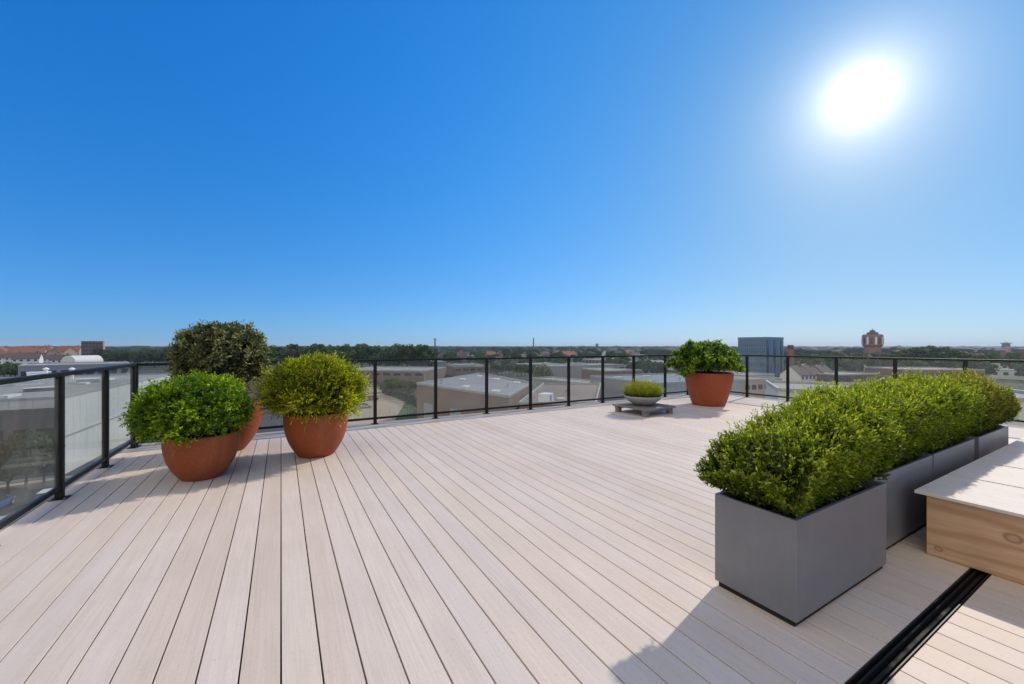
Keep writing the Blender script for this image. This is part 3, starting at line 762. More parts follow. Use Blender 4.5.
hall_px('dark roofed hall right of the white houses', 838, 160, 880, 166, 18, 5.5, 'brick_dark', 'roof_grey', windows=6)
hall_px('pale roofed hall half hidden by trees in the middle distance', 455, 225, 490, 232, 26, 5.4, 'brick_brown', 'roof_light', windows=5)
hall_px('small pale roofed hall left of the bowl in the middle distance', 590, 228, 625, 236, 24, 6.0, 'clad_grey', 'roof_light', windows=5)
hall_px('low grey hall behind the pale office hall', 18, 150, 130, 172, 30, 9.5, 'clad_grey', 'roof_light', windows=9)
hall_px('brown hall right of the pale office hall behind the bright bush', 182, 142, 262, 152, 30, 6.6, 'brick_brown', 'roof_grey', windows=8)
hall_px('flat red brick hall beyond the side road on the right', 905, 180, 985, 178, 22, 6.4, 'brick_red', 'roof_grey', windows=8)
# white plant box on the brown roof
x, y = at(546, 76); t = thing('roof_cabin', 'white box cabin on the reddish brown warehouse roof', 'roof cabin', (x, y, GROUND+6.86), .5)
MB().box(-1.2,1.2,-1.0,1.0,0,1.5).build('casing', M['white_metal'], t, bevel=.03); MB().box(-.35,.35,-1.03,-1.003,.1,1.2).build('grille', M['clad_grey'], t)

# blue glass office tower
A, B, C_ = at(766,188), at(738,198), at(783.5,197)
D_ = (B[0]+C_[0]-A[0], B[1]+C_[1]-A[1]); H = 17.3+4.25
cc = ((B[0]+C_[0])/2, (B[1]+C_[1])/2)
t = thing('office_tower', 'tall blue glass office block beside the large red pot', 'office building', (*cc, GROUND))
loc2 = lambda p: (p[0]-cc[0], p[1]-cc[1])
MB().prism([loc2(A), loc2(B), loc2(D_), loc2(C_)], 0, H-.8).build('core', M['office_blue'], t)
MB().prism([tuple(1.01*v for v in loc2(p)) for p in (A,B,D_,C_)], H-.78, H).build('parapet', M['office_blue'], t)
def strip(P, Q, s0, s1, z0, z1, mat, nm, off=.06, th=.08):
    P, Q = Vector(loc2(P)), Vector(loc2(Q)); d = Q-P; L = d.length; u = d.normalized(); nrm = Vector((u.y,-u.x))
    if (P+Q).dot(nrm) < 0: nrm = -nrm
    m_ = P+d*(s0+s1)/2+nrm*off
    return MB().obox((m_.x, m_.y), math.atan2(d.y,d.x), L*(s1-s0)/2, th, z0, z1).build(nm, M[mat], t)
for k in range(6):                                                # ribbon windows on the broad side
    strip(A, B, .02, .98, 1.2+k*3.3, 3.0+k*3.3, 'office_glass', 'window_ribbon')
for k in range(13): strip(A, B, .03+k*.0775, .038+k*.0775, 1.0, H-1.0, 'pane', 'mullion', .12, .06)
for k in range(5):                                                # tall glazed strips on the narrow side
    strip(A, C_, .04+k*.19, .15+k*.19, .8, H-1.2, 'pane' if k % 2 == 0 else 'office_glass', 'window_strip')

# tall brick tower with wide banded head
x, y = at(872.5, 520)
t = thing('water_tower', 'tall red and white banded tower with a wide head rising over the horizon', 'tower', (x, y, GROUND), .25)
k = 520/F_PX
MB().lathe([(.01,0),(6.9*k,0),(6.4*k,CITY-1*k),(8.0*k,CITY-1*k+2.0),(8.2*k,CITY+10*k),(7.7*k,CITY+11*k),(.01,CITY+11*k)], 16).build('shaft', M['brick_red'], t)
for a in range(8):
    th = 2*math.pi*(a+.5)/8
    MB().obox((8.22*k*math.cos(th), 8.22*k*math.sin(th)), th, .25, .75*k, CITY+1.5*k, CITY+9*k).build('white_strip', M['band_white'], t)
for a in range(8):
    th = 2*math.pi*a/8
    MB().obox((8.24*k*math.cos(th), 8.24*k*math.sin(th)), th, .2, .8*k, CITY+2.2*k, CITY+8*k).build('window_strip', M['pane'], t)
MB().lathe([(7.6*k,CITY+11.02*k),(7.3*k,CITY+11.5*k),(4.6*k,CITY+11.7*k),(4.2*k,CITY+13.6*k),(2.4*k,CITY+13.9*k),(2.0*k,CITY+15.6*k),(.5*k,CITY+16.2*k),(.02,CITY+17.6*k)], 16).build('roof', M['tile_dark'], t)

# smaller towers on the skyline
def slim_tower(name, label, px, d, ytop, wpx, wall, head=None, cat='tower'):
    x, y = at(px, d); k = d/F_PX; h = CITY+(346-ytop)*k
    t = thing(name, label, cat, (x, y, GROUND), .3)
    w = wpx*k/2
    MB().lathe([(.01,0),(w*1.1,0),(w*.9,h*.86),(.01,h*.862)], 12).build('shaft', M[wall], t)
    if head: MB().lathe([(.01,h*.863),(w*head,h*.87),(w*head*1.05,h*.93),(w*.6,h*.95),(w*.3,h),(.01,h)], 12).build('head', M[wall], t)
    else: MB().lathe([(.01,h*.863),(w*.95,h*.864),(w*.8,h),(.01,h)], 12).build('top', M['tile_dark'], t)
slim_tower('telecom_tower', 'thin tower with a wider head on the horizon above the warehouse', 435, 1500, 338, 1.6, 'clad_dark', 1.7)
slim_tower('chimney', 'thin dark chimney on the horizon above the far railing', 533.5, 1300, 338, 1.3, 'brick_dark', None, 'chimney')
slim_tower('church_tower', 'small dark tower on the skyline left of the heather bowl', 597, 1400, 343.4, 3.2, 'clad_dark', 1.0)
slim_tower('church_tower', 'dark stepped tower on the skyline near the right edge', 1006, 1000, 342, 6.0, 'clad_dark', 1.25)
slim_tower('brick_tower', 'narrow red brick tower right of the blue glass office', 790.5, 232, 345, 6.2, 'brick_red')

# apartment slab on the left skyline
def block(label, px, d, wpx, ytop, wall, wall2, rz, name='apartment_block', floors=6, nw=7, dep=.6):
    x, y = at(px, d); k = d/F_PX; w = wpx*k; h = zat(ytop, d)-GROUND
    t = thing(name, label, 'apartment block', (x, y, GROUND), rz)
    MB().box(-w/2, w/2, -w*dep/2, w*dep/2, 0, h).build('wall', M[wall], t)
    MB().box(w/2+.003, w/2+.5, -w*dep/2+.01, w*dep/2-.01, 0, h-.3).build('end_wall', M[wall2], t)
    MB().box(-w/2-.2, w/2+.2, -w*dep/2-.2, w*dep/2+.2, h+.01, h+.5).build('roof', M['roof_grey'], t)
    for f in range(floors):
        for i in range(nw):
            xx = -w/2+w*(i+.5)/nw; z = h*(f+.35)/floors
            MB().box(xx-w/nw*.3, xx+w/nw*.3, -w*dep/2-.06, -w*dep/2+.02, z, z+h/floors*.42).build('window', M['pane'], t)
block('dark brick apartment block with a pale end wall on the left skyline', 93, 400, 15, 341.6, 'brick_dark', 'brick_pale', -YAW+R(38), floors=6, nw=6)
# white arched hall
x, y = at(79, 330); k = 330/F_PX
t = thing('arched_hall', 'white arched hall roof below the dark apartment block', 'hall', (x, y, GROUND), -YAW)
n = 14; w = 7.0*k; zt = zat(355.5, 330)-GROUND; zb = zt-5.0
prof = [(-w, zb-2)]+[(-w*math.cos(math.pi*i/n), zb+5.0*math.sin(math.pi*i/n)) for i in range(n+1)]+[(w, zb-2)]
vs = [(a, -8, b) for a, b in prof]+[(a, 14, b) for a, b in prof]; m_ = len(prof)
fs = [tuple(range(m_)), tuple(range(2*m_-1, m_-1, -1))]+[(i, i+m_, (i+1)%m_+m_, (i+1)%m_) for i in range(m_)]
MB().add(vs, fs).build('roof', M['clad_white'], t); MB().box(-w+.2, w-.2, -7.8, 13.8, 0, zb-2.01).build('wall', M['clad_white'], t)

# houses ------------------------------------------------------------------
def make_house(name, wall, roof, w, dp, h, rh):
    t = bpy.data.objects.new(name, None); link(t)
    MB().box(-w/2, w/2, -dp/2, dp/2, 0, h).add([(-w/2,-dp/2,h+.002),(-w/2,dp/2,h+.002),(-w/2,0,h+rh-.15)], [(0,1,2)]).add([(w/2,-dp/2,h+.002),(w/2,dp/2,h+.002),(w/2,0,h+rh-.15)], [(0,1,2)]).build('wall', M[wall], t)
    o = .35; vs = [(-w/2-o,-dp/2-o,h-.25),(w/2+o,-dp/2-o,h-.25),(w/2+o,0,h+rh),(-w/2-o,0,h+rh),(-w/2-o,dp/2+o,h-.25),(w/2+o,dp/2+o,h-.25)]
    vs += [(a,b,c_-.22) for a,b,c_ in vs]
    rf = MB().add(vs, [(0,1,2,3),(3,2,5,4),(7,6,9,8),(8,9,10,11)[::1],(0,6,7,1),(5,11,10,4),(0,3,9,6),(3,4,10,9),(1,7,8,2),(2,8,11,5)]).build('roof', M[roof], t)
    MB().box(w*.28, w*.28+.8, -.4, .4, h+rh*.55, h+rh+1.0).build('chimney', M['brick_dark'], rf)
    for sgn in (-1, 1):
        for i in range(3):
            for z in ((1.0, 2.3), (3.7, 4.9)) if h > 5 else ((1.0, 2.3),):
                xx = -w/2+w*(i+.5)/3
                MB().box(xx-.6, xx+.6, sgn*(dp/2+.02)-.03, sgn*(dp/2+.02)+.03, z[0], z[1]).build('window', M['pane'], t)
    return t
protos = {'red': make_house('brick_house', 'brick_red', 'tile_red', 14, 9, 6.0, 4.4),
          'dark': make_house('brick_house', 'brick_brown', 'tile_dark', 13, 9, 5.6, 4.2),
          'white': make_house('white_house', 'render_white', 'tile_dark', 9, 8, 5.6, 3.6),
          'tall': make_house('town_house', 'brick_pale', 'tile_red', 20, 11, 10.5, 5.0)}
used = set()
def house(kind, px, d, label, group, rz=0.0, s=1.0):
    p = protos[kind]; o = p if kind not in used else copy_tree(p); used.add(kind)
    x, y = at(px, d); o.location = (x, y, GROUND); o.rotation_euler = (0,0,rz); o.scale = (s,s,s)
    return tag(o, label, 'house', group)
r = random.Random(3)
for i in range(13):
    px = -8+i*6.6+r.uniform(-1.5,1.5)
    house('tall', px, 400+r.random()*160, 'red roofed town house on the left skyline', 'red roofed town houses on the left skyline', -YAW+r.uniform(-.9,.9), r.uniform(.85,1.16))
for i in range(7):
    house('white', 2+i*10+r.uniform(-3,3), 330+r.random()*60, 'small pale house in front of the red roofed town houses on the left', 'small pale houses on the left skyline', -YAW+r.uniform(-.9,.9), r.uniform(1.0,1.3))
for px, d, lab in ((796, 168, 'white house with a dark gable roof nearest the blue office'), (807, 172, 'white house in the middle of the white row behind the hedge'), (819, 176, 'white house at the right end of the white row behind the hedge')):
    house('white', px, d, lab, 'white houses beyond the hedge', -YAW+.5)
house('white', 117, 420, 'lone white house on the left skyline right of the apartment block', 'distant white houses', .2, 1.3)
def scatter_houses(kind, n, x0, x1, d0, d1, label, group, s=(.85,1.15)):
    for i in range(n):
        d = d0+(d1-d0)*r.random()**1.2
        house(kind, r.uniform(x0,x1), d, label, group, -YAW+r.choice((.35,1.92))+r.uniform(-.2,.2), r.uniform(*s))
scatter_houses('red', 26, 430, 660, 420, 1000, 'small red roofed house in the middle distance suburb beyond the far railing', 'distant red roofed houses')
scatter_houses('dark', 22, 430, 700, 380, 1000, 'small dark roofed house in the middle distance suburb beyond the far railing', 'distant dark roofed houses')
scatter_houses('red', 16, 795, 1030, 330, 900, 'small red roofed house in the suburb on the right', 'red roofed houses on the right')
scatter_houses('dark', 14, 795, 1030, 330, 900, 'small dark roofed house in the suburb on the right', 'dark roofed houses on the right')
scatter_houses('white', 10, 470, 660, 600, 1300, 'tiny white house far off near the horizon', 'tiny far white houses', (1.0,1.5))

# small flat roofed sheds and offices strewn over the middle distance
def make_shed(nm, wall, roof, w, dp, h):
    t = bpy.data.objects.new(nm, None); link(t)
    MB().box(-w/2, w/2, -dp/2, dp/2, 0, h).build('wall', M[wall], t)
    rf = MB().box(-w/2-.15, w/2+.15, -dp/2-.15, dp/2+.15, h+.003, h+.30).build('roof', M[roof], t)
    for i in range(3): MB().box(-w*.36+i*w*.3, -w*.36+i*w*.3+1.6, -.7, .7, h+.303, h+.75).build('rooflight', M['clad_white'], rf)
    for sg in (-1, 1):
        for i in range(6):
            x0 = -w/2+w*(i+.25)/6
            MB().box(x0, x0+w/12, sg*(dp/2+.02)-.03, sg*(dp/2+.02)+.03, h*.45, h*.8).build('window', M['pane'], t)
    return t
sheds = [make_shed('flat_shed', 'clad_white', 'roof_light', 22, 13, 4.6), make_shed('flat_shed', 'brick_brown', 'roof_light', 28, 14, 5.2), make_shed('flat_shed', 'clad_grey', 'roof_grey', 18, 16, 5.8)]
shed_used = set()
def shed(i, px, d, label, group):
    o = sheds[i] if i not in shed_used else copy_tree(sheds[i]); shed_used.add(i)
    x, y = at(px, d); o.location = (x, y, GROUND); o.rotation_euler = (0, 0, -YAW+r.choice((.5, .5+R(90)))+r.uniform(-.06, .06)); tag(o, label, 'shed', group)
for i in range(30):
    k = i % 3
    shed(k, r.uniform(432, 735), r.uniform(235, 520), ('white', 'brown brick', 'grey')[k]+' flat roofed shed among the trees in the middle distance', ('white', 'brown', 'grey')[k]+' sheds in the middle distance')
for i in range(18):
    k = i % 3
    shed(k, r.uniform(800, 1040), r.uniform(200, 420), ('white', 'brown brick', 'grey')[k]+' flat roofed shed among the trees right of the blue office', ('white', 'brown', 'grey')[k]+' sheds right of the blue office')

# trees -------------------------------------------------------------------
def make_tree(name, mat, h, cr, seed, nleaf=2600, leaf=.5, trunk=.28):
    g = np.random.default_rng(seed); t = bpy.data.objects.new(name, None); link(t)
    th = h*trunk; mb = MB(); mb.tube([(0,0,0),(.1,.05,th),(0,.1,h*.7)], [.028*h,.02*h,.006*h], 8)
    cz = (h+th)/2; rz_ = (h-th)/2
    K = 22; u = unit(g.normal(size=(K,3))); cen = u*np.array([cr,cr,rz_])*g.uniform(.45,.82,(K,1))+np.array([0,0,cz]); rad = cr*g.uniform(.26,.48,K)
    for k in range(10):
        mb.tube([(0,0,th*.9+k*.06*h*.5), tuple(cen[k]*.6+np.array([0,0,cz*.3])), tuple(cen[k])], [.010*h,.007*h,.003*h], 5)
    mb.build('trunk', M['bark'], t)
    lk = g.integers(0,K,nleaf); dv = unit(g.normal(size=(nleaf,3))); P = cen[lk]+dv*rad[lk][:,None]*g.uniform(.55,1.08,(nleaf,1))
    N = unit(dv+g.normal(0,.6,(nleaf,3))); a = unit(np.cross(N, g.normal(size=(nleaf,3)))); b = np.cross(N, a)
    sz = leaf*g.uniform(.5,1.2,(nleaf,1))
    V = np.stack([P-a*sz, P-b*sz*.7+N*sz*.15, P+a*sz, P+b*sz*.7-N*sz*.1],1).reshape(-1,3)
    F = np.arange(nleaf*4).reshape(-1,4)
    np_mesh('crown', V, F, mat, t); return t
TP = {'oak': [make_tree('broadleaf_tree', M['tree_a'], 10, 4.6, 11), make_tree('broadleaf_tree', M['tree_a'], 10, 4.2, 12)],
      'dark': [make_tree('dense_tree', M['tree_b'], 10, 3.6, 13), make_tree('dense_tree', M['tree_b'], 10, 4.0, 14)],
      'yel': [make_tree('leafy_shrub', M['tree_y'], 6, 3.8, 15, 1600, .4, .12)],
      'bush': [make_tree('round_shrub', M['tree_b'], 4, 2.6, 16, 1200, .3, .10)]}
tused = set()
def tree(kind, x, y, h, label, group, wid=1.0):
    i = r.randrange(len(TP[kind])); p = TP[kind][i]; base = {'oak':10,'dark':10,'yel':6,'bush':4}[kind]
    o = p if (kind,i) not in tused else copy_tree(p); tused.add((kind,i))
    o.location = (x, y, GROUND); s = h/base; o.scale = (s*wid, s*wid, s); o.rotation_euler = (0,0,r.uniform(0,6.28))
    return tag(o, label, 'shrub' if kind in ('yel','bush') else 'tree', group)
def tpx(kind, px, d, h, label, group, wid=1.0): x, y = at(px, d); return tree(kind, x, y, h, label, group, wid)
for i in range(30):
    px = 258+i*5.8+r.uniform(-2,2); d = 258+r.uniform(-4,26)
    tpx('dark' if i % 3 else 'oak', px, d, 16.8+r.uniform(-2.2,1.9), 'tall green tree in the dense belt behind the low hall', 'tall trees in the belt behind the low hall', 1.05)
for i in range(10):
    tpx('dark', 100+i*8+r.uniform(-2,2), 330+r.uniform(-10,30), 14+r.uniform(-2,2), 'dark tree in the line on the left skyline', 'trees in the line on the left skyline', 1.2)
for i in range(9):
    tpx('oak', -6+i*5.4+r.uniform(-1,1), 205+r.uniform(-6,14), 8.5+r.uniform(-1.4,1.5), 'green tree in the clump below the red roofed town houses', 'trees below the red roofed town houses', 1.2)
for i in range(16):
    tpx('oak' if i % 2 else 'dark', 898+i*4+r.uniform(-1.5,1.5), 295+r.uniform(-10,20), 17.0-abs(i-7.5)*.45+r.uniform(-.8,.8), 'tall tree in the domed clump right of the banded tower', 'trees in the domed clump right of the banded tower', 1.1)
for px, d, h in ((386,150,4.6),(394,152,5.4),(403,148,5.0),(410,146,4.4)):
    tpx('yel', px, d, h, 'yellow green shrub at the edge of the sandy lot', 'yellow green shrubs by the sandy lot', 1.1)
for i in range(9):
    tpx('bush', 388+i*4.6, 140-i*4.2, 2.9+r.uniform(-.4,.6), 'dark shrub in the row between the sandy lot and the brick warehouse', 'dark shrubs beside the brick warehouse', 1.0)
tpx('yel', 543, 178, 8.6, 'bright round tree beside the grey clad hall', None, .9)
for i in range(12):
    tpx('dark', 486+i*3.9, 238+r.uniform(-5,8), 6.4+r.uniform(-.8,.8), 'dark low tree in the row beyond the brick warehouse', 'low trees beyond the brick warehouse', 1.3)
for i in range(78):
    px = r.uniform(425,690); d = r.uniform(255,560)
    tpx(r.choice(('oak','dark','oak')), px, d, r.uniform(6,11.5), 'scattered green tree among the suburb houses beyond the far railing', 'scattered suburb trees', 1.2)
for i in range(84):
    px = r.uniform(786,1060); d = r.uniform(195,430)
    tpx(r.choice(('oak','dark','oak')), px, d, r.uniform(7,12.5), 'green tree in the wooded suburb behind the hedge', 'wooded suburb trees on the right', 1.25)
for i in range(26):
    px = r.uniform(612,748); d = r.uniform(205,300)
    tpx(r.choice(('oak','dark')), px, d, r.uniform(6.5,10.5), 'green tree in the park strip left of the blue glass office', 'park trees left of the blue glass office', 1.3)
for i in range(12):
    px = r.uniform(586,660); d = r.uniform(150,165)
    tpx(r.choice(('oak','bush')), px, d, r.uniform(3.4,5.6), 'small tree between the halls behind the bowl', 'small trees between the halls', 1.2)
for i, (px, d, h) in enumerate(((8,47,6.5),(26,48.5,7.2),(44,50,5.5))):
    tpx('dark', px, d, h, 'dark tree in front of the dark facade of the pale hall', 'trees in front of the dark facade', .8)
for i in range(9):
    cx_ = -55.6-i*2.5; cy_ = 56+i*4.85; x, y = cw(cx_+1.2, cy_)
    tree('bush' if i % 3 else 'yel', x, y, 2.0+r.random()*1.4, 'low shrub in the strip along the pale hall wall', 'shrubs along the pale hall wall', 1.1)

# far woods: nobody could count them
def woods(name, n, d0, d1, h0, h1, mat, a0=-58, a1=58):
    ico = bmesh.new(); bmesh.ops.create_icosphere(ico, subdivisions=2, radius=1.0)
    bv = np.array([v.co[:] for v in ico.verts]); bf = np.array([[v.index for v in f.verts] for f in ico.faces]); ico.free()
    V = []; F = []; g = np.random.default_rng(5)
    d = d0*(d1/d0)**g.uniform(0,1,n); az = np.radians(g.uniform(a0,a1,n)); hh = g.uniform(h0,h1,n)
    cx_ = d*np.tan(az); keep = np.abs(cx_) < 6000
    for i in range(n):
        if not keep[i]: continue
        x, y = cw(cx_[i], d[i]); s = hh[i]; disp = 1+g.normal(0,.16,(len(bv),1))
        w_ = s*g.uniform(.5,1.3)*(1+d[i]/2500)
        V.append(bv*disp*np.array([w_,w_,s*.55])+np.array([x,y,GROUND+s*.45])); F.append(bf+len(V[:-1])*len(bv))
    o = np_mesh(name, np.concatenate(V), np.concatenate(F), mat, None, None)
    return tag(o, kind='stuff')
o = woods('woodland', 5200, 620, 6400, 8, 16, M['wood']); tag(o, 'far wooded plain fading to blue at the horizon', 'woodland')

# cars --------------------------------------------------------------------
CARC = {}
def carpaint(nm, c): CARC[nm] = plain('car_paint_'+nm, c, .25, .03, 1, .6)
for nm, c_ in (('white',(.72,.72,.71)),('silver',(.42,.43,.45)),('blue',(.04,.09,.24)),('red',(.38,.03,.025)),('black',(.015,.015,.017)),('grey',(.13,.135,.14))): carpaint(nm, c_)
def make_car(paint):
    t = bpy.data.objects.new('parked_car', None); link(t)
    # lower body: lofted sections along the length (x), half width and heights
    sec = [(-2.12,.62,.38,.66),(-2.02,.78,.26,.84),(-1.5,.86,.24,.90),(-.4,.88,.22,.92),(.7,.88,.22,.90),(1.5,.85,.24,.80),(2.0,.76,.27,.70),(2.14,.60,.38,.58)]
    vs = []
    for x_, w_, zb, zt in sec: vs += [(x_,-w_*.92,zb),(x_,-w_,(zb+zt)/2),(x_,-w_*.93,zt),(x_,w_*.93,zt),(x_,w_,(zb+zt)/2),(x_,w_*.92,zb)]
    fs = [tuple(range(5,-1,-1)), tuple(range(42,48))]
    for i in range(7):
        for k in range(6): fs.append((i*6+k, i*6+(k+1)%6, (i+1)*6+(k+1)%6, (i+1)*6+k))
    MB().add(vs, fs).build('body', CARC[paint], t, smooth=False, bevel=.02)
    cs = [(-1.95,.76,.84,.86),(-1.35,.66,.90,1.40),(-.1,.64,.92,1.46),(.35,.62,.92,1.40),(1.15,.74,.88,.89)]
    vs = []
    for x_, w_, zb, zt in cs: vs += [(x_,-w_*1.18 if zt>1 else -w_,zb),(x_,-w_,zt),(x_,w_,zt),(x_,w_*1.18 if zt>1 else w_,zb)]
    fs = [(3,2,1,0),(16,17,18,19)]
    for i in range(4):
        for k in range(4): fs.append((i*4+k, i*4+(k+1)%4, (i+1)*4+(k+1)%4, (i+1)*4+k))
    MB().add(vs, fs).build('windows', M['pane'], t)
    MB().add([(-1.37,-.655,1.405),(-.1,-.64,1.467),(.33,-.615,1.41),(.33,.615,1.41),(-.1,.64,1.467),(-1.37,.655,1.405),
              (-1.37,-.655,1.435),(-.1,-.64,1.492),(.33,-.615,1.44),(.33,.615,1.44),(-.1,.64,1.492),(-1.37,.655,1.435)],
             [(6,7,10,11),(7,8,9,10),(0,5,4,1),(1,4,3,2),(0,1,7,6),(1,2,8,7),(2,3,9,8),(3,4,10,9),(4,5,11,10),(5,0,6,11)]).build('roof', CARC[paint], t)
    for sx_ in (-1.32, 1.32):
        for sy_ in (-1, 1):
            w = MB().tube([(sx_, sy_*.70, .32),(sx_, sy_*.90, .32)], .32, 18).build('wheel', M['rubber'], t)
            MB().tube([(sx_, sy_*.895, .32),(sx_, sy_*.912, .32)], .20, 14).build('rim', M['steel'], w)
    for sy_ in (-.55, .55):
        MB().box(2.03, 2.11, sy_-.16, sy_+.16, .55, .66).build('headlight', M['white_metal'], t)
        MB().box(-2.10, -2.03, sy_-.14, sy_+.14, .62, .76).build('tail_light', CARC['red'], t)
    return t
cars = {k: make_car(k) for k in CARC}
cused = set()
def car(col, cx_, cy_, rz, label):
    o = cars[col] if col not in cused else copy_tree(cars[col]); cused.add(col)
    x, y = cw(cx_, cy_); o.location = (x, y, GROUND+.05); o.rotation_euler = (0,0,rz); return tag(o, label, 'car', 'parked cars')
wall_dir = math.atan2(*(lambda a, b: (b[1]-a[1], b[0]-a[0]))(q[3], q[0]))
cw_rz = -YAW
spots = [('silver', -47.5, 37.0), ('white', -55.5, 36.0), ('black', -61.5, 39.2), ('white', -51.0, 44.5), ('blue', -54.5, 42.2), ('silver', -58.0, 40.4), ('black', -48.2, 40.0), ('red', -47.2, 47.6), ('grey', -51.6, 38.2)]
labs = ['silver car nearest the terrace in the left car park', 'white car nearest the left edge in the second row of the left car park', 'black car at the far left end under the dark facade', 'white car in the car park below the left railing', 'blue car beside the white one in the car park below the left railing', 'silver car at the left end of the row below the dark facade',
        'black car at the right of the second row in the left car park', 'red car at the right end of the row below the dark facade', 'grey car in the second row of the left car park']
for (cl, a, b), lb in zip(spots, labs): car(cl, a, b, cw_rz+R(118), lb)
for i, (cl, px, d) in enumerate((('silver',108,84),('white',115,92))):
    a = (px-512)/F_PX*d; car(cl, a+3.5, d+1, cw_rz+R(118), ['silver car parked along the pale hall wall', 'white car parked farthest along the pale hall wall', 'dark grey car parked along the pale hall wall near its corner'][i])
for i, (cl, px, d) in enumerate((('white',352,118),('silver',364,112),('blue',338,124),('red',372,128))):
    a = (px-512)/F_PX*d; car(cl, a, d, cw_rz+R(20), f'{cl} car parked on the sandy lot beyond the far railing')
for i, (cl, px, d) in enumerate((('white',748,88),('silver',756,90),('grey',764,92),('black',772,94),('white',612,88),('silver',624,90))):
    a = (px-512)/F_PX*d
    car(cl, a, d, cw_rz+R(85), ['white car in the yard beside the red pot', 'silver car second in the yard row right of the red pot', 'grey car third in the yard row right of the red pot', 'black car at the right end of the yard row', 'white car in the yard behind the grey bowl', 'silver car in the yard behind the grey bowl'][i])

# parking bay lines and a road line
mb = MB()
for i in range(8):
    x, y = cw(-46.0-i*3.05, 47.5-i*1.55); mb.obox((x, y), -YAW+R(117), 2.3, .06, GROUND+.036, GROUND+.040)
tag(mb.build('bay_markings', M['paint']), kind='structure')

# lamp posts
def lamp(px, d, h, label):
    x, y = at(px, d); t = thing('street_lamp', label, 'street lamp', (x, y, GROUND), r.uniform(0,6.28), 'street lamps')
    MB().tube([(0,0,0),(0,0,h*.95),(.3,0,h),(1.3,0,h+.05)], [.09,.06,.05,.04], 8).build('pole', M['steel'], t)
    MB().box(1.2,1.9,-.12,.12,h-.02,h+.08).build('lamp_head', M['steel'], t, bevel=.02)
for px, d, h, lb in ((58,58,8,'street lamp in the car park below the left railing'), (425,128,9,'street lamp beside the sandy lot'), (466,210,10,'street lamp beyond the brick warehouse'),
                     (622,140,9,'street lamp behind the grey bowl'), (372,108,8,'street lamp at the near edge of the sandy lot')): lamp(px, d, h, lb)
# wire fence along the sandy lot
t = thing('mesh_fence', 'thin wire fence with steel posts along the near edge of the sandy lot', 'fence', (*at(300,99), GROUND))
x0, y0 = at(300,99); x1, y1 = at(437,103)
for i in range(15):
    u = i/14; MB().tube([((x1-x0)*u,(y1-y0)*u,0),((x1-x0)*u,(y1-y0)*u,1.8)], .035, 6).build('post', M['steel'], t)
mb = MB()
for z in np.linspace(.1,1.75,10): mb.tube([(0,0,z),(x1-x0,y1-y0,z)], .008, 4)
o = mb.build('wire', M['steel'], t)

# ------------------------------------------------------------------ haze
HZ = bpy.data.materials.new('haze_air'); HZ.use_nodes = True; nt = HZ.node_tree; nt.nodes.clear()
ov = nt.nodes.new('ShaderNodeOutputMaterial'); pv = nt.nodes.new('ShaderNodeVolumePrincipled')
pv.inputs['Color'].default_value = (.70,.84,1.0,1); pv.inputs['Density'].default_value = .00013; pv.inputs['Anisotropy'].default_value = .2
nt.links.new(pv.outputs[0], ov.inputs['Volume'])
USE_HAZE = True
if USE_HAZE:
    mb = MB(); mb.box(-7300, 7300, -7300, 7300, GROUND-1, 32)
    hz = mb.build('haze', HZ); tag(hz, kind='stuff')

# ------------------------------------------------------------------ light
SUN_EL = R(25.4)
sx_, sy_ = .655*RX+.756*FX, .655*RY+.756*FY
SUN_AZ = math.atan2(sx_, sy_)               # clockwise from +Y
sd = Vector((math.sin(SUN_AZ)*math.cos(SUN_EL), math.cos(SUN_AZ)*math.cos(SUN_EL), math.sin(SUN_EL)))
sl = bpy.data.lights.new('sun', 'SUN'); sl.energy = 3.3; sl.angle = R(.9); sl.color = (1.0,.90,.78)
so = bpy.data.objects.new('sun', sl); link(so); LAMP_EL = R(37.4); LAMP_AZ = R(76.0); ld = Vector((math.sin(LAMP_AZ)*math.cos(LAMP_EL), math.cos(LAMP_AZ)*math.cos(LAMP_EL), math.sin(LAMP_EL)))   # as the shadows on the deck fall
so.rotation_euler = ld.to_track_quat('Z', 'Y').to_euler()

W = bpy.data.worlds.new("World"); S.world = W; W.use_nodes = True
nt = W.node_tree; nt.nodes.clear()
def wn(t, **kw):
    x = nt.nodes.new(t)
    for k_, v in kw.items(): setattr(x, k_, v)
    return x
def wm(op, a, b=None):
    x = wn('ShaderNodeMath', operation=op)
    for i, v in enumerate((a, b)):
        if v is None: continue
        if hasattr(v, 'is_linked'): nt.links.new(v, x.inputs[i])
        else: x.inputs[i].default_value = v
    return x.outputs[0]
sky = wn('ShaderNodeTexSky', sky_type='NISHITA'); sky.sun_disc = False
sky.sun_elevation = SUN_EL; sky.sun_rotation = SUN_AZ; sky.altitude = 20; sky.air_density = 1.0; sky.dust_density = .6; sky.ozone_density = 3.0
tc = wn('ShaderNodeTexCoord')
sky.dust_density = 0.0
nrm = wn('ShaderNodeVectorMath', operation='NORMALIZE'); nt.links.new(tc.outputs['Generated'], nrm.inputs[0])
sxyz = wn('ShaderNodeSeparateXYZ'); nt.links.new(nrm.outputs[0], sxyz.inputs[0])
dotn = wn('ShaderNodeVectorMath', operation='DOT_PRODUCT'); nt.links.new(nrm.outputs[0], dotn.inputs[0]); dotn.inputs[1].default_value = sd
zz = wm('MAXIMUM', sxyz.outputs[2], 0.0)
theta = wm('MULTIPLY', wm('ARCCOSINE', wm('MINIMUM', dotn.outputs['Value'], .9999999)), 180/math.pi)   # degrees from the sun
ez1 = wm('EXPONENT', wm('DIVIDE', zz, -.1)); ez2 = wm('EXPONENT', wm('DIVIDE', zz, -.4)); ez3 = wm('EXPONENT', wm('DIVIDE', zz, -.3))
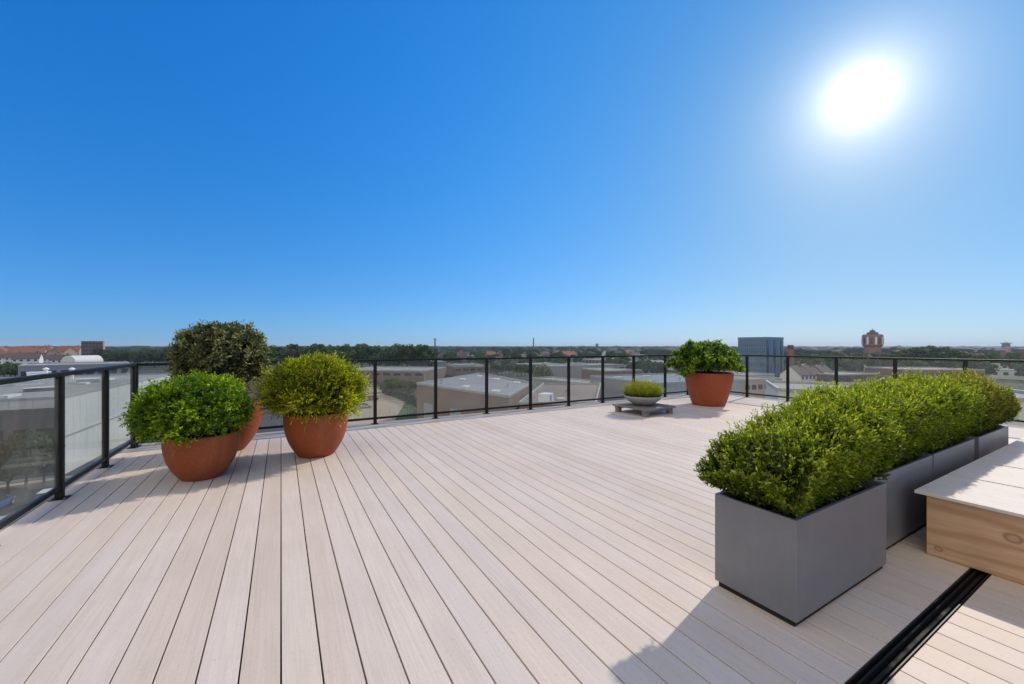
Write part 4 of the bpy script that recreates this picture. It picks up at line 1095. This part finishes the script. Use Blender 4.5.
et1 = wm('EXPONENT', wm('DIVIDE', theta, -5.0)); et2 = wm('EXPONENT', wm('DIVIDE', theta, -40.0)); pr = wm('MULTIPLY', ez3, et2)
GRADE = [[0.1201, -0.1384, 0.5785, 1.3887, 0.9805, -0.7125], [1.159, 0.0931, -0.3961, 0.7867, 0.1265, -0.2159], [1.6414, 0.3673, -0.7075, 0.4333, -0.3439, -0.1394]]
skc = wn('ShaderNodeSeparateColor'); nt.links.new(sky.outputs[0], skc.inputs[0])
comb = wn('ShaderNodeCombineColor')
glow = wm('MULTIPLY', wm('EXPONENT', wm('MULTIPLY', wm('POWER', wm('DIVIDE', theta, .8), 2.0), -1.0)), 20.0)     # the bright disc with its aureole
glow2 = wm('MULTIPLY', wm('EXPONENT', wm('DIVIDE', theta, -1.45)), 14.5)
# unseen white bank added to the sky behind the camera to lift shaded faces
az0 = wn('ShaderNodeVectorMath', operation='DOT_PRODUCT'); nt.links.new(nrm.outputs[0], az0.inputs[0]); az0.inputs[1].default_value = (-.89, -.43, .25)
mpn = wn('ShaderNodeMapping'); mpn.inputs['Scale'].default_value = (1,1,2.2); nt.links.new(nrm.outputs[0], mpn.inputs[0])
cn = wn('ShaderNodeTexNoise'); cn.inputs['Scale'].default_value = 2.4; cn.inputs['Detail'].default_value = 7; cn.inputs['Roughness'].default_value = .55; nt.links.new(mpn.outputs[0], cn.inputs['Vector'])
cov = wm('ADD', az0.outputs['Value'], wm('MULTIPLY', wm('SUBTRACT', cn.outputs['Fac'], .5), 1.0))
cr = wn('ShaderNodeMapRange', interpolation_type='SMOOTHSTEP'); nt.links.new(cov, cr.inputs[0]); cr.inputs[1].default_value = .18; cr.inputs[2].default_value = .55
fill_bank = cr.outputs[0]
FILL_LEVEL = 11.0
for i, ch in enumerate(GRADE):
    g = None
    for kf, bs in zip(ch[1:], (ez1, ez2, et1, et2, pr)):
        term = wm('MULTIPLY', bs, kf); g = term if g is None else wm('ADD', g, term)
    g = wm('POWER', wm('MAXIMUM', wm('ADD', g, ch[0]), .02), 2.2)
    v = wm('MULTIPLY', skc.outputs[i], g)
    v = wm('ADD', v, wm('ADD', glow, glow2))
    v = wm('ADD', wm('MULTIPLY', v, wm('SUBTRACT', 1.0, fill_bank)), wm('MULTIPLY', fill_bank, FILL_LEVEL*(1.0, .955, .89)[i]))
    nt.links.new(v, comb.inputs[i])
bg = wn('ShaderNodeBackground'); bg.inputs[1].default_value = .1
nt.links.new(comb.outputs[0], bg.inputs[0])
out = wn('ShaderNodeOutputWorld'); nt.links.new(bg.outputs[0], out.inputs[0])

# ------------------------------------------------------------------ render
S.view_settings.view_transform = 'Standard'; S.view_settings.look = 'None'
S.view_settings.exposure = 0.0; S.view_settings.gamma = 1.0; S.view_settings.use_curve_mapping = False
S.render.engine = 'CYCLES'
S.cycles.max_bounces = 8; S.cycles.transparent_max_bounces = 24; S.cycles.diffuse_bounces = 4; S.cycles.glossy_bounces = 3; S.cycles.transmission_bounces = 6
S.cycles.volume_bounces = 0; S.cycles.use_denoising = True
S.cycles.sample_clamp_indirect = 6.0
try: S.cycles.denoiser = 'OPENIMAGEDENOISE'
except Exception: pass
